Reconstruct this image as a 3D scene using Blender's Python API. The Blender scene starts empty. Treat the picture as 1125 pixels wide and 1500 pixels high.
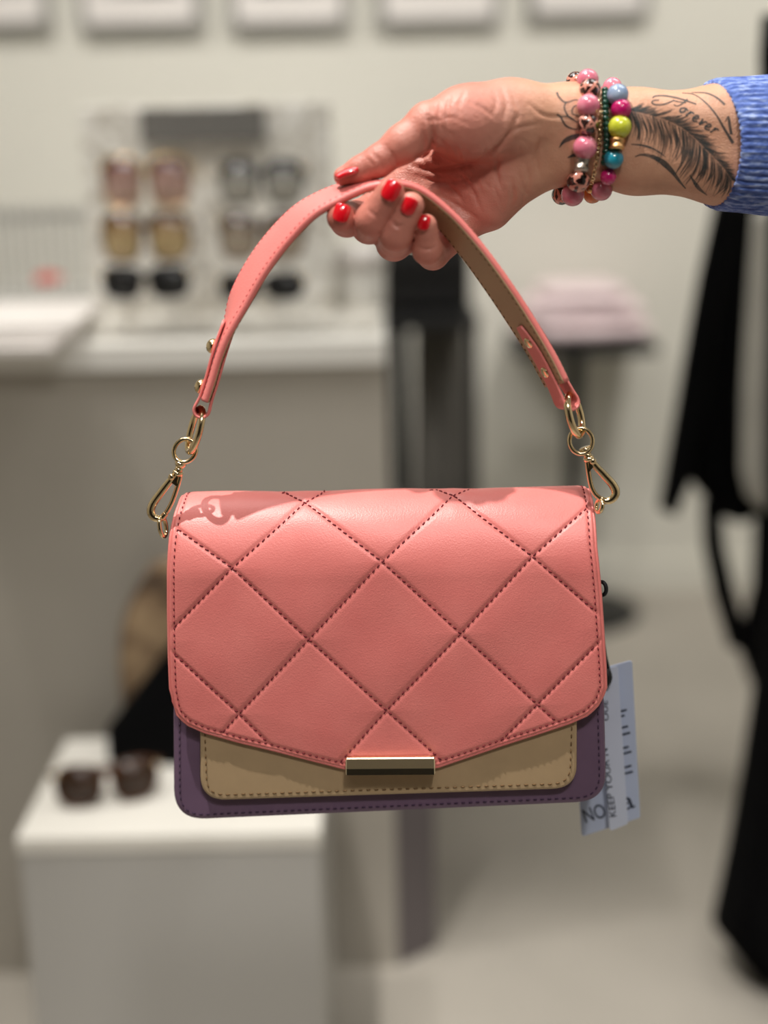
import bpy, bmesh, math, random
import numpy as np
from mathutils import Matrix, Vector
from mathutils.bvhtree import BVHTree

random.seed(7)
rng = np.random.default_rng(7)
sc = bpy.context.scene
COL = sc.collection

# ------------------------------------------------------------------ camera
FPX = 50.0 / 36.0 * 1500.0
PITCH, ROLL, CAMZ = math.radians(15.0), math.radians(1.2), 1.156
CAM = np.array([0.0, 0.0, CAMZ])
_f = np.array([0, math.cos(PITCH), -math.sin(PITCH)])
_r0 = np.array([1.0, 0, 0])
_u0 = np.array([0, math.sin(PITCH), math.cos(PITCH)])
# camera rolled so that the room's horizontals climb to the right
C_R = _r0 * math.cos(ROLL) - _u0 * math.sin(ROLL)
C_U = _u0 * math.cos(ROLL) + _r0 * math.sin(ROLL)
C_F = _f
cam_d = bpy.data.cameras.new('camera')
cam = bpy.data.objects.new('camera', cam_d)
COL.objects.link(cam)
cam_d.sensor_fit = 'VERTICAL'
cam_d.sensor_height = 36.0
cam_d.lens = 50.0
cam_d.clip_start = 0.01
cam.matrix_world = Matrix(((C_R[0], C_U[0], -C_F[0], 0), (C_R[1], C_U[1], -C_F[1], 0),
                           (C_R[2], C_U[2], -C_F[2], CAMZ), (0, 0, 0, 1)))
cam_d.dof.use_dof = True
cam_d.dof.focus_distance = 0.842
cam_d.dof.aperture_fstop = 2.2
sc.camera = cam

# ------------------------------------------------------------------ light and exposure
sc.view_settings.view_transform = 'Standard'
sc.view_settings.look = 'None'
sc.view_settings.exposure = 0.0
sc.view_settings.gamma = 1.0
sc.view_settings.use_curve_mapping = False
world = bpy.data.worlds.new('world')
sc.world = world
world.use_nodes = True
world.node_tree.nodes['Background'].inputs[0].default_value = (0.9, 0.88, 0.84, 1)
world.node_tree.nodes['Background'].inputs[1].default_value = 0.05


def spot(name, loc, target, power, size, blend=0.5, radius=0.03, col=(1, 0.955, 0.895)):
    d = bpy.data.lights.new(name, 'SPOT')
    d.energy = power
    d.spot_size = math.radians(size)
    d.spot_blend = blend
    d.shadow_soft_size = radius
    d.color = col
    o = bpy.data.objects.new(name, d)
    COL.objects.link(o)
    o.location = loc
    o.rotation_euler = (Vector(target) - Vector(loc)).to_track_quat('-Z', 'Y').to_euler()
    return o


def area(name, loc, sx, sy, power, col=(1, 0.975, 0.94)):
    d = bpy.data.lights.new(name, 'AREA')
    d.shape = 'RECTANGLE'
    d.size, d.size_y, d.energy, d.color = sx, sy, power, col
    o = bpy.data.objects.new(name, d)
    COL.objects.link(o)
    o.location = loc
    return o


spot('ceiling_and_fill_spot', (-0.44, 0.55, 2.72), (0.03, 0.82, 0.95), 155, 46, 0.6, 0.018)
spot('ceiling_and_fill_spot', (0.30, -0.75, 2.72), (0.05, 0.82, 0.85), 66, 40, 0.9, 0.10)  # added fill lamp behind the camera, lifts the bag's front
spot('ceiling_and_fill_spot', (-0.9, 1.5, 2.72), (-0.75, 2.3, 0.95), 64, 70, 0.8, 0.04)
spot('ceiling_and_fill_spot', (0.9, 1.9, 2.72), (0.7, 3.5, 1.2), 100, 80, 0.9, 0.04)
spot('ceiling_and_fill_spot', (-0.9, 2.2, 2.72), (-0.9, 3.5, 1.4), 70, 80, 0.9, 0.04)
spot('ceiling_and_fill_spot', (-0.45, 1.3, 2.72), (-0.38, 1.62, 0.45), 13, 45, 0.8, 0.03)
area('ceiling_fill_light', (-0.6, 1.4, 2.76), 1.2, 0.6, 14)  # unseen ceiling panels from here on, added as soft fill
area('ceiling_fill_light', (1.0, 1.2, 2.76), 1.2, 0.6, 17)
area('ceiling_fill_light', (0.0, -0.9, 2.76), 1.2, 0.6, 11)  # added rear fill, reaches the front of the bag

# ------------------------------------------------------------------ pixel helpers (1125 x 1500 frame)


def ray(px, py):
    d = C_R * ((px - 562.5) / FPX) + C_U * ((750 - py) / FPX) + C_F
    return d


def at(px, py, Y):
    d = ray(px, py)
    return CAM + d * ((Y - CAM[1]) / d[1])


def atz(px, py, Z):
    d = ray(px, py)
    return CAM + d * ((Z - CAM[2]) / d[2])


def depth(p):
    return float(np.dot(np.asarray(p) - CAM, C_F))


def mpp(p):
    return depth(p) / FPX


def topix(P):
    P = np.asarray(P, float) - CAM
    z = P @ C_F
    return np.stack([562.5 + FPX * (P @ C_R) / z, 750 - FPX * (P @ C_U) / z], -1)


def lin(r, g, b):
    def f(c):
        c /= 255.0
        return c / 12.92 if c <= 0.04045 else ((c + 0.055) / 1.055) ** 2.4
    return (f(r), f(g), f(b), 1.0)


# ------------------------------------------------------------------ materials
class NT:
    def __init__(self, name):
        self.m = bpy.data.materials.new(name)
        self.m.use_nodes = True
        self.t = self.m.node_tree
        self.b = self.t.nodes['Principled BSDF']
        self.out = self.t.nodes['Material Output']

    def n(self, typ, **kw):
        x = self.t.nodes.new(typ)
        for k, v in kw.items():
            if k.startswith('i_'):
                x.inputs[k[2:].replace('_', ' ')].default_value = v
            else:
                setattr(x, k, v)
        return x

    def l(self, a, b):
        self.t.links.new(a, b)

    def coord(self, kind='Object', scale=None):
        c = self.n('ShaderNodeTexCoord')
        if scale is None:
            return c.outputs[kind]
        mp = self.n('ShaderNodeMapping')
        mp.inputs['Scale'].default_value = scale
        self.l(c.outputs[kind], mp.inputs['Vector'])
        return mp.outputs['Vector']

    def ramp(self, fac, stops):
        r = self.n('ShaderNodeValToRGB')
        e = r.color_ramp.elements
        while len(e) < len(stops):
            e.new(0.5)
        for i, (p, c) in enumerate(stops):
            e[i].position = p
            e[i].color = c
        self.l(fac, r.inputs['Fac'])
        return r.outputs['Color']

    def bump(self, h, strength, dist):
        b = self.n('ShaderNodeBump')
        b.inputs['Strength'].default_value = strength
        b.inputs['Distance'].default_value = dist
        self.l(h, b.inputs['Height'])
        self.l(b.outputs['Normal'], self.b.inputs['Normal'])
        return b


def mat(name, rgb, rough=0.5, metal=0.0, var=0.06, scale=40.0, bump=0.0, bscale=300.0, bdist=0.0005, spec=0.5, coat=0.0):
    x = NT(name)
    c = lin(*rgb)
    noise = x.n('ShaderNodeTexNoise')
    noise.inputs['Scale'].default_value = scale
    noise.inputs['Detail'].default_value = 3.0
    x.l(x.coord(), noise.inputs['Vector'])
    a = tuple(v * (1 - var) for v in c[:3]) + (1,)
    b = tuple(min(1, v * (1 + var)) for v in c[:3]) + (1,)
    x.l(x.ramp(noise.outputs['Fac'], [(0.3, a), (0.7, b)]), x.b.inputs['Base Color'])
    x.b.inputs['Roughness'].default_value = rough
    x.b.inputs['Metallic'].default_value = metal
    x.b.inputs['Specular IOR Level'].default_value = spec
    x.b.inputs['Coat Weight'].default_value = coat
    x.b.inputs['Coat Roughness'].default_value = 0.08
    if bump > 0:
        n2 = x.n('ShaderNodeTexNoise')
        n2.inputs['Scale'].default_value = bscale
        n2.inputs['Detail'].default_value = 4.0
        x.l(x.coord(), n2.inputs['Vector'])
        x.bump(n2.outputs['Fac'], bump, bdist)
    return x.m


M = {}
M['wall'] = mat('wall_paint', (226, 224, 214), 0.8, var=0.015, scale=3)
M['floor'] = mat('floor_concrete', (174, 168, 158), 0.55, var=0.06, scale=5, bump=0.1, bscale=60)
M['ceiling'] = mat('ceiling_paint', (225, 224, 220), 0.9, var=0.01)
M['darkwall'] = mat('dark_wall_paint', (36, 35, 34), 0.7, var=0.03)  # unseen rear wall, kept dark so the clasp mirrors black
M['counter'] = mat('counter_laminate', (176, 170, 160), 0.5, var=0.02, scale=8)
M['counter_end'] = mat('counter_end_laminate', (104, 97, 99), 0.5, var=0.03, scale=8)
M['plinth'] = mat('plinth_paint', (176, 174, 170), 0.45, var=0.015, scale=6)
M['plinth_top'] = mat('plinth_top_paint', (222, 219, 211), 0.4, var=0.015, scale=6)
M['white'] = mat('white_gloss_paint', (236, 234, 228), 0.35, var=0.015, scale=6)
M['paper'] = mat('white_paper', (235, 230, 226), 0.6, var=0.02, scale=20)
M['grey'] = mat('grey_panel', (112, 110, 106), 0.6, var=0.02)
M['midgrey'] = mat('mid_grey_fabric', (96, 93, 88), 0.9, var=0.12, scale=14, bump=0.3, bscale=90)
M['slat'] = mat('grey_slat', (196, 195, 190), 0.5, var=0.03)
M['black'] = mat('black_fabric', (7, 7, 8), 0.95, var=0.2, scale=30, bump=0.25, bscale=200, spec=0.08)
M['blackm'] = mat('black_metal', (20, 20, 21), 0.5, var=0.1)
M['blackl'] = mat('black_leather', (16, 15, 16), 0.55, var=0.15, bump=0.2, bscale=250)
M['pinkwool'] = mat('pale_pink_wool', (246, 226, 229), 0.95, var=0.1, scale=25, bump=0.5, bscale=160, bdist=0.002)
M['palecloth'] = mat('pale_grey_cloth', (196, 194, 186), 0.9, var=0.08, scale=9, bump=0.3, bscale=120)
M['red'] = mat('coral_red_pouch', (208, 92, 84), 0.6, var=0.1)
M['pic'] = None
M['frame'] = mat('grey_frame_wood', (150, 149, 146), 0.4, var=0.03)
M['gold'] = mat('pale_gold_metal', (240, 214, 170), 0.13, metal=1.0, var=0.02)
M['goldb'] = mat('polished_gold_metal', (244, 224, 190), 0.06, metal=1.0, var=0.01)
M['silver'] = mat('aged_silver_metal', (176, 168, 158), 0.3, metal=1.0, var=0.2, scale=900, bump=0.6, bscale=900)
M['goldbead'] = mat('engraved_gold_metal', (226, 178, 120), 0.28, metal=1.0, var=0.15, scale=700, bump=0.6, bscale=900)
M['tan'] = mat('taupe_leather', (176, 150, 116), 0.5, var=0.04, scale=60, bump=0.22, bscale=1400, bdist=0.0002)
M['purple'] = mat('purple_leather', (108, 84, 108), 0.5, var=0.05, scale=60, bump=0.25, bscale=1400, bdist=0.0002)
M['thread_pink'] = mat('wine_thread', (120, 34, 44), 0.7, var=0.1)
M['thread_tan'] = mat('brown_thread', (112, 84, 50), 0.7, var=0.1)
M['thread_purple'] = mat('dark_purple_thread', (56, 34, 62), 0.7, var=0.1)
M['tag_card'] = mat('tag_card', (186, 196, 220), 0.4, var=0.02)
M['tag_strip'] = mat('tag_strip', (204, 211, 230), 0.45, var=0.02)
M['ink'] = mat('tag_print', (48, 54, 70), 0.6, var=0.05)
M['cord'] = mat('black_cord', (14, 14, 18), 0.6, var=0.2, bump=0.4, bscale=1500)
M['nail'] = mat('red_nail_polish', (206, 16, 30), 0.12, var=0.02, coat=0.8)
M['greenstr'] = mat('dark_green_bead', (16, 60, 46), 0.2, var=0.4, scale=500)


def leather_pink():
    x = NT('coral_pink_leather')
    co = x.coord()
    n1 = x.n('ShaderNodeTexNoise')
    n1.inputs['Scale'].default_value = 30
    n1.inputs['Detail'].default_value = 4
    x.l(co, n1.inputs['Vector'])
    x.l(x.ramp(n1.outputs['Fac'], [(0.3, lin(226, 124, 119)), (0.7, lin(232, 133, 127))]), x.b.inputs['Base Color'])
    v = x.n('ShaderNodeTexVoronoi')
    v.inputs['Scale'].default_value = 1100
    x.l(co, v.inputs['Vector'])
    n2 = x.n('ShaderNodeTexNoise')
    n2.inputs['Scale'].default_value = 700
    n2.inputs['Detail'].default_value = 3
    x.l(co, n2.inputs['Vector'])
    ad = x.n('ShaderNodeMath', operation='ADD')
    x.l(v.outputs['Distance'], ad.inputs[0])
    x.l(n2.outputs['Fac'], ad.inputs[1])
    x.bump(ad.outputs[0], 0.3, 0.00025)
    x.b.inputs['Roughness'].default_value = 0.42
    x.b.inputs['Specular IOR Level'].default_value = 0.55
    return x.m


M['pink'] = leather_pink()


def skin():
    x = NT('skin')
    at_ = x.n('ShaderNodeAttribute', attribute_name='tone')
    n1 = x.n('ShaderNodeTexNoise')
    n1.inputs['Scale'].default_value = 70
    n1.inputs['Detail'].default_value = 5
    x.l(x.coord(), n1.inputs['Vector'])
    base = x.ramp(at_.outputs['Fac'], [(0.0, lin(208, 158, 130)), (0.5, lin(204, 142, 124)), (1.0, lin(202, 122, 108))])
    mx = x.n('ShaderNodeMix', data_type='RGBA', blend_type='MULTIPLY')
    mx.inputs['Factor'].default_value = 1.0
    x.l(base, mx.inputs['A'])
    x.l(x.ramp(n1.outputs['Fac'], [(0.3, (0.86, 0.80, 0.78, 1)), (0.65, (1, 1, 1, 1))]), mx.inputs['B'])
    x.l(mx.outputs['Result'], x.b.inputs['Base Color'])
    x.b.inputs['Roughness'].default_value = 0.42
    x.b.inputs['Subsurface Weight'].default_value = 0.05
    x.b.inputs['Subsurface Radius'].default_value = (1.0, 0.35, 0.2)
    x.b.inputs['Subsurface Scale'].default_value = 0.004
    v = x.n('ShaderNodeTexVoronoi')
    v.inputs['Scale'].default_value = 900
    x.l(x.coord('Object', (1, 1, 1.6)), v.inputs['Vector'])
    n2 = x.n('ShaderNodeTexNoise')
    n2.inputs['Scale'].default_value = 260
    n2.inputs['Detail'].default_value = 6
    x.l(x.coord(), n2.inputs['Vector'])
    ad = x.n('ShaderNodeMath', operation='MULTIPLY_ADD')
    x.l(n2.outputs['Fac'], ad.inputs[0])
    ad.inputs[1].default_value = 2.0
    x.l(v.outputs['Distance'], ad.inputs[2])
    x.bump(ad.outputs[0], 0.32, 0.0006)
    return x.m


M['skin'] = skin()


def ink_mat(lo_, hi_):
    x = NT('tattoo_ink')
    x.b.inputs['Base Color'].default_value = lin(62, 66, 66)
    x.b.inputs['Roughness'].default_value = 0.5
    tr = x.n('ShaderNodeBsdfTransparent')
    mx = x.n('ShaderNodeMixShader')
    n1 = x.n('ShaderNodeTexNoise')
    n1.inputs['Scale'].default_value = 180
    x.l(x.coord(), n1.inputs['Vector'])
    mr = x.n('ShaderNodeMapRange')
    mr.inputs['From Min'].default_value = 0.3
    mr.inputs['From Max'].default_value = 0.7
    mr.inputs['To Min'].default_value = lo_
    mr.inputs['To Max'].default_value = hi_
    x.l(n1.outputs['Fac'], mr.inputs['Value'])
    x.l(mr.outputs['Result'], mx.inputs['Fac'])
    x.l(tr.outputs[0], mx.inputs[1])
    x.l(x.b.outputs[0], mx.inputs[2])
    x.l(mx.outputs[0], x.out.inputs['Surface'])
    return x.m


M['tattoo'] = ink_mat(0.24, 0.52)
M['tattoo_line'] = ink_mat(0.62, 0.86)


def knit():
    x = NT('blue_rib_knit')
    n1 = x.n('ShaderNodeTexNoise')
    n1.inputs['Scale'].default_value = 420
    n1.inputs['Detail'].default_value = 5
    x.l(x.coord('Object', (0.35, 1, 1)), n1.inputs['Vector'])
    x.l(x.ramp(n1.outputs['Fac'], [(0.30, lin(54, 76, 146)), (0.50, lin(92, 118, 190)), (0.68, lin(164, 182, 226))]),
        x.b.inputs['Base Color'])
    x.b.inputs['Roughness'].default_value = 0.95
    x.b.inputs['Sheen Weight'].default_value = 0.3
    x.bump(n1.outputs['Fac'], 0.7, 0.0016)
    return x.m


M['knit'] = knit()


def bead_mat(name, rgb, rgb2):
    x = NT(name)
    n1 = x.n('ShaderNodeTexNoise')
    n1.inputs['Scale'].default_value = 160
    n1.inputs['Detail'].default_value = 4
    x.l(x.coord(), n1.inputs['Vector'])
    x.l(x.ramp(n1.outputs['Fac'], [(0.35, lin(*rgb)), (0.7, lin(*rgb2))]), x.b.inputs['Base Color'])
    x.b.inputs['Roughness'].default_value = 0.22
    x.b.inputs['Coat Weight'].default_value = 0.7
    x.b.inputs['Coat Roughness'].default_value = 0.06
    return x.m


M['b_pink'] = bead_mat('pink_pearl', (206, 104, 128), (222, 138, 156))
M['b_blue'] = bead_mat('grey_blue_pearl', (122, 144, 176), (160, 176, 200))
M['b_mag'] = bead_mat('magenta_bead', (176, 14, 92), (196, 32, 110))
M['b_lime'] = bead_mat('lime_bead', (178, 184, 34), (204, 208, 70))
M['b_teal'] = bead_mat('teal_bead', (16, 120, 146), (44, 152, 172))
M['b_amber'] = bead_mat('amber_bead', (206, 104, 40), (226, 140, 70))


def leopard():
    x = NT('leopard_bead')
    v = x.n('ShaderNodeTexVoronoi', feature='DISTANCE_TO_EDGE')
    v.inputs['Scale'].default_value = 165
    nz = x.n('ShaderNodeTexNoise')
    nz.inputs['Scale'].default_value = 160
    x.l(x.coord(), nz.inputs['Vector'])
    mm = x.n('ShaderNodeVectorMath', operation='MULTIPLY_ADD')
    x.l(nz.outputs['Color'], mm.inputs[0])
    mm.inputs[1].default_value = (0.006, 0.006, 0.006)
    x.l(x.coord(), mm.inputs[2])
    x.l(mm.outputs[0], v.inputs['Vector'])
    x.l(x.ramp(v.outputs['Distance'], [(0.07, lin(222, 150, 132)), (0.12, lin(40, 18, 16)), (0.42, lin(48, 22, 18)), (0.5, lin(150, 84, 60))]),
        x.b.inputs['Base Color'])
    x.b.inputs['Roughness'].default_value = 0.2
    x.b.inputs['Coat Weight'].default_value = 0.8
    return x.m


M['b_leo'] = leopard()


def marble():
    x = NT('white_marble_foam')
    n1 = x.n('ShaderNodeTexNoise')
    n1.inputs['Scale'].default_value = 34
    n1.inputs['Detail'].default_value = 8
    n1.inputs['Distortion'].default_value = 1.5
    x.l(x.coord(), n1.inputs['Vector'])
    x.l(x.ramp(n1.outputs['Fac'], [(0.36, lin(186, 180, 168)), (0.5, lin(228, 225, 217)), (0.7, lin(240, 238, 232))]), x.b.inputs['Base Color'])
    x.b.inputs['Roughness'].default_value = 0.5
    x.bump(n1.outputs['Fac'], 0.5, 0.004)
    return x.m


M['marble'] = marble()


def lens(name, top, bot):
    x = NT(name)
    g = x.n('ShaderNodeSeparateXYZ')
    x.l(x.coord('Generated'), g.inputs[0])
    x.l(x.ramp(g.outputs['Z'], [(0.2, lin(*bot)), (0.85, lin(*top))]), x.b.inputs['Base Color'])
    x.b.inputs['Roughness'].default_value = 0.15
    return x.m


M['lens_wine'] = lens('wine_gradient_lens', (70, 22, 20), (226, 190, 176))
M['lens_amber'] = lens('amber_gradient_lens', (84, 52, 24), (226, 200, 150))
M['lens_black'] = mat('black_lens', (14, 14, 16), 0.15, var=0.1)
M['lens_smoke'] = lens('smoke_gradient_lens', (28, 28, 30), (215, 212, 202))
M['lens_brown'] = lens('brown_gradient_lens', (50, 30, 16), (210, 196, 176))
M['lens_tort'] = mat('tortoise_lens', (50, 30, 15), 0.2, var=0.4, scale=60)
M['frame_black'] = mat('black_acetate', (18, 17, 18), 0.2, var=0.1, coat=0.5)
M['frame_tort'] = mat('tortoise_acetate', (72, 40, 18), 0.25, var=0.5, scale=70)
M['frame_gold'] = mat('gold_wire', (214, 186, 140), 0.25, metal=1.0)


def fur():
    x = NT('brown_beige_fur')
    n1 = x.n('ShaderNodeTexNoise')
    n1.inputs['Scale'].default_value = 14
    n1.inputs['Detail'].default_value = 5
    n1.inputs['Distortion'].default_value = 0.6
    x.l(x.coord(), n1.inputs['Vector'])
    x.l(x.ramp(n1.outputs['Fac'], [(0.36, lin(62, 48, 38)), (0.52, lin(132, 108, 82)), (0.68, lin(180, 154, 120))]), x.b.inputs['Base Color'])
    x.b.inputs['Roughness'].default_value = 0.9
    x.bump(n1.outputs['Fac'], 0.4, 0.004)
    return x.m


M['fur'] = fur()


def picture(seed):
    x = NT('grey_print')
    n1 = x.n('ShaderNodeTexNoise', noise_dimensions='4D')
    n1.inputs['Scale'].default_value = 9
    n1.inputs['W'].default_value = seed * 3.1
    x.l(x.coord(), n1.inputs['Vector'])
    x.l(x.ramp(n1.outputs['Fac'], [(0.42, lin(70, 68, 66)), (0.5, lin(170, 168, 166)), (0.58, lin(212, 210, 208))]), x.b.inputs['Base Color'])
    x.b.inputs['Roughness'].default_value = 0.4
    return x.m


# ------------------------------------------------------------------ mesh helpers
MATS = {}


def empty(name, loc=None, mtx=None):
    o = bpy.data.objects.new(name, None)
    o.empty_display_size = 0.05
    COL.objects.link(o)
    m = Matrix.Translation(Vector(loc)) if mtx is None else mtx
    o.matrix_world = m
    MATS[o.name] = np.array(m)
    return o


def tag(o, label=None, cat=None, group=None, kind=None):
    if label:
        o['label'] = label
    if cat:
        o['category'] = cat
    if group:
        o['group'] = group
    if kind:
        o['kind'] = kind
    return o


def mesh(name, V, F, m, parent=None, smooth=True, local=False, loc=None, kind=None):
    """V in world space (or already in the parent's space when local)."""
    V = np.asarray(V, float).reshape(-1, 3)
    top = parent
    if parent is not None and not local:
        while top.parent is not None:
            top = top.parent
        inv = np.linalg.inv(MATS[top.name]) if top.name in MATS else np.eye(4)
        V = V @ inv[:3, :3].T + inv[:3, 3]
    if parent is None and loc is None and len(V):
        loc = ((V[:, 0].min() + V[:, 0].max()) / 2, (V[:, 1].min() + V[:, 1].max()) / 2, V[:, 2].min())
    if parent is None:
        V = V - np.asarray(loc)
    me = bpy.data.meshes.new(name)
    me.from_pydata([tuple(v) for v in V], [], [tuple(int(i) for i in f) for f in F])
    me.validate()
    bm = bmesh.new()
    bm.from_mesh(me)
    bmesh.ops.recalc_face_normals(bm, faces=bm.faces)
    bm.to_mesh(me)
    bm.free()
    if smooth:
        me.shade_smooth()
    if m is not None:
        me.materials.append(m)
    o = bpy.data.objects.new(name, me)
    COL.objects.link(o)
    if parent is not None:
        o.parent = parent
        if top is not parent and parent.type == 'MESH':
            pass
    else:
        o.location = loc
        MATS[o.name] = np.array(Matrix.Translation(Vector(loc)))
    if kind:
        o['kind'] = kind
    return o


class G:
    """collects geometry for one mesh"""

    def __init__(self):
        self.V, self.F = [], []

    def add(self, V, F):
        b = len(self.V)
        self.V += [tuple(v) for v in V]
        self.F += [tuple(i + b for i in f) for f in F]
        return self

    def out(self):
        return self.V, self.F


def nrm(v):
    v = np.asarray(v, float)
    return v / (np.linalg.norm(v) + 1e-12)


def tube(P, R, n=10, closed=False, cap=True, sx=None):
    P = np.asarray(P, float)
    k = len(P)
    R = np.full(k, R) if np.isscalar(R) else np.asarray(R, float)
    if closed:
        T = np.roll(P, -1, 0) - np.roll(P, 1, 0)
    else:
        T = np.gradient(P, axis=0)
    T /= np.linalg.norm(T, axis=1)[:, None] + 1e-12
    ref = np.array([0.0, 0, 1]) if abs(T[0][2]) < 0.9 else np.array([1.0, 0, 0])
    N = nrm(np.cross(T[0], ref))
    V, F = [], []
    for i in range(k):
        N = nrm(N - T[i] * np.dot(N, T[i]))
        B = np.cross(T[i], N)
        for j in range(n):
            a = 2 * math.pi * j / n
            V.append(P[i] + R[i] * (math.cos(a) * N + math.sin(a) * B))
    m = k if closed else k - 1
    # for closed loops find the twist-free match
    off = 0
    if closed:
        d = [np.linalg.norm(V[(k - 1) * n] - V[j]) for j in range(n)]
        off = int(np.argmin(d))
    for i in range(m):
        i2 = (i + 1) % k
        o = off if (closed and i == k - 1) else 0
        for j in range(n):
            F.append((i * n + j, i * n + (j + 1) % n, i2 * n + (j + 1 + o) % n, i2 * n + (j + o) % n))
    if cap and not closed:
        F.append(tuple(range(n))[::-1])
        F.append(tuple((k - 1) * n + j for j in range(n)))
    return V, F


def catmull(P, m=8, closed=False):
    P = np.asarray(P, float)
    out = []
    k = len(P)
    rngk = range(k if closed else k - 1)
    for i in rngk:
        p0 = P[(i - 1) % k] if closed or i > 0 else 2 * P[0] - P[1]
        p1 = P[i]
        p2 = P[(i + 1) % k]
        p3 = P[(i + 2) % k] if closed or i + 2 < k else 2 * P[-1] - P[-2]
        for q in range(m):
            t = q / m
            out.append(0.5 * ((2 * p1) + (p2 - p0) * t + (2 * p0 - 5 * p1 + 4 * p2 - p3) * t * t + (3 * p1 - p0 - 3 * p2 + p3) * t ** 3))
    if not closed:
        out.append(P[-1])
    return np.array(out)


def box(c, s, rz=0.0, bev=0.0):
    bm = bmesh.new()
    bmesh.ops.create_cube(bm, size=1.0)
    for v in bm.verts:
        v.co = Vector((v.co.x * s[0], v.co.y * s[1], v.co.z * s[2]))
    if bev > 0:
        bmesh.ops.bevel(bm, geom=list(bm.edges), offset=bev, segments=2, profile=0.6, affect='EDGES')
    R = Matrix.Rotation(rz, 3, 'Z')
    V = [tuple(R @ v.co + Vector(c)) for v in bm.verts]
    bm.verts.index_update()
    F = [[v.index for v in f.verts] for f in bm.faces]
    bm.free()
    return V, F


def prism(poly, z0, z1):
    n = len(poly)
    V = [(p[0], p[1], z0) for p in poly] + [(p[0], p[1], z1) for p in poly]
    F = [tuple(range(n))[::-1], tuple(range(n, 2 * n))] + [(i, (i + 1) % n, n + (i + 1) % n, n + i) for i in range(n)]
    return V, F


def lathe(prof, c, n=32):
    V, F = [], []
    for r, z in prof:
        for j in range(n):
            a = 2 * math.pi * j / n
            V.append((c[0] + r * math.cos(a), c[1] + r * math.sin(a), c[2] + z))
    for i in range(len(prof) - 1):
        for j in range(n):
            F.append((i * n + j, i * n + (j + 1) % n, (i + 1) * n + (j + 1) % n, (i + 1) * n + j))
    F.append(tuple(range(n))[::-1])
    F.append(tuple((len(prof) - 1) * n + j for j in range(n)))
    return V, F


def sphere(c, r, nu=20, nv=12):
    V, F = [(c[0], c[1], c[2] + r)], []
    for i in range(1, nv):
        t = math.pi * i / nv
        for j in range(nu):
            a = 2 * math.pi * j / nu
            V.append((c[0] + r * math.sin(t) * math.cos(a), c[1] + r * math.sin(t) * math.sin(a), c[2] + r * math.cos(t)))
    V.append((c[0], c[1], c[2] - r))
    for j in range(nu):
        F.append((0, 1 + j, 1 + (j + 1) % nu))
        b = 1 + (nv - 2) * nu
        F.append((b + j, len(V) - 1, b + (j + 1) % nu))
    for i in range(nv - 2):
        for j in range(nu):
            a, b = 1 + i * nu, 1 + (i + 1) * nu
            F.append((a + j, b + j, b + (j + 1) % nu, a + (j + 1) % nu))
    return V, F


# ================================================================== SETTING
WALL_Y = 3.5
X0, X1, Y0, HC = -2.3, 2.1, -2.4, 2.85


def struct(name, VF, m, smooth=False):
    return tag(mesh(name, VF[0], VF[1], m, smooth=smooth), kind='structure')


struct('floor', box(((X0 + X1) / 2, (Y0 + WALL_Y) / 2, -0.05), (X1 - X0 + 0.2, WALL_Y - Y0 + 0.2, 0.1)), M['floor'])
struct('ceiling', box(((X0 + X1) / 2, (Y0 + WALL_Y) / 2, HC + 0.05), (X1 - X0 + 0.2, WALL_Y - Y0 + 0.2, 0.1)), M['ceiling'])
struct('wall_back', box(((X0 + X1) / 2, WALL_Y + 0.05, HC / 2), (X1 - X0, 0.1, HC)), M['wall'])
struct('wall_left', box((X0 - 0.05, (Y0 + WALL_Y) / 2, HC / 2), (0.1, WALL_Y - Y0, HC)), M['wall'])
struct('wall_right', box((X1 + 0.05, (Y0 + WALL_Y) / 2, HC / 2), (0.1, WALL_Y - Y0, HC)), M['wall'])
struct('wall_rear', box(((X0 + X1) / 2, Y0 - 0.05, HC / 2), (X1 - X0, 0.1, HC)), M['darkwall'])
struct('baseboard_back', box(((X0 + X1) / 2, WALL_Y - 0.008, 0.04), (X1 - X0, 0.016, 0.08)), M['wall'])

# ------------------------------------------------------------------ pictures on the wall
for k, (xa, xb, yb, lab) in enumerate([
        (-110, 75, 42, 'grey framed print high on the wall at the far left edge'),
        (118, 297, 42, 'grey framed print on the wall above the sunglasses display sign'),
        (338, 512, 40, 'grey framed print on the wall, third from the left'),
        (555, 733, 36, 'grey framed print on the wall above the holding hand'),
        (775, 950, 26, 'grey framed print on the wall, rightmost of the row')]):
    Yf = WALL_Y - 0.02
    a, b = at(xa, yb, Yf), at(xb, yb, Yf)
    w, cx, zb = b[0] - a[0], (a[0] + b[0]) / 2, (a[2] + b[2]) / 2
    h, t = 0.36, 0.014
    e = empty('picture_frame', (cx, WALL_Y, zb))
    tag(e, lab, 'picture', 'framed prints along the back wall')
    g = G()
    g.add(*box((cx, Yf, zb + t / 2), (w, 0.036, t)))
    g.add(*box((cx, Yf, zb + h - t / 2), (w, 0.036, t)))
    g.add(*box((cx - w / 2 + t / 2, Yf, zb + h / 2), (t, 0.036, h - 2 * t)))
    g.add(*box((cx + w / 2 - t / 2, Yf, zb + h / 2), (t, 0.036, h - 2 * t)))
    mesh('frame', *g.out(), M['frame'], e, smooth=False)
    mesh('mount', *box((cx, Yf + 0.004, zb + h / 2), (w - 2 * t, 0.018, h - 2 * t)), M['paper'], e, smooth=False)
    mesh('print', *box((cx, Yf - 0.007, zb + h / 2 + 0.01), (w * 0.6, 0.003, h * 0.62)), picture(k), e, smooth=False)

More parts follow.
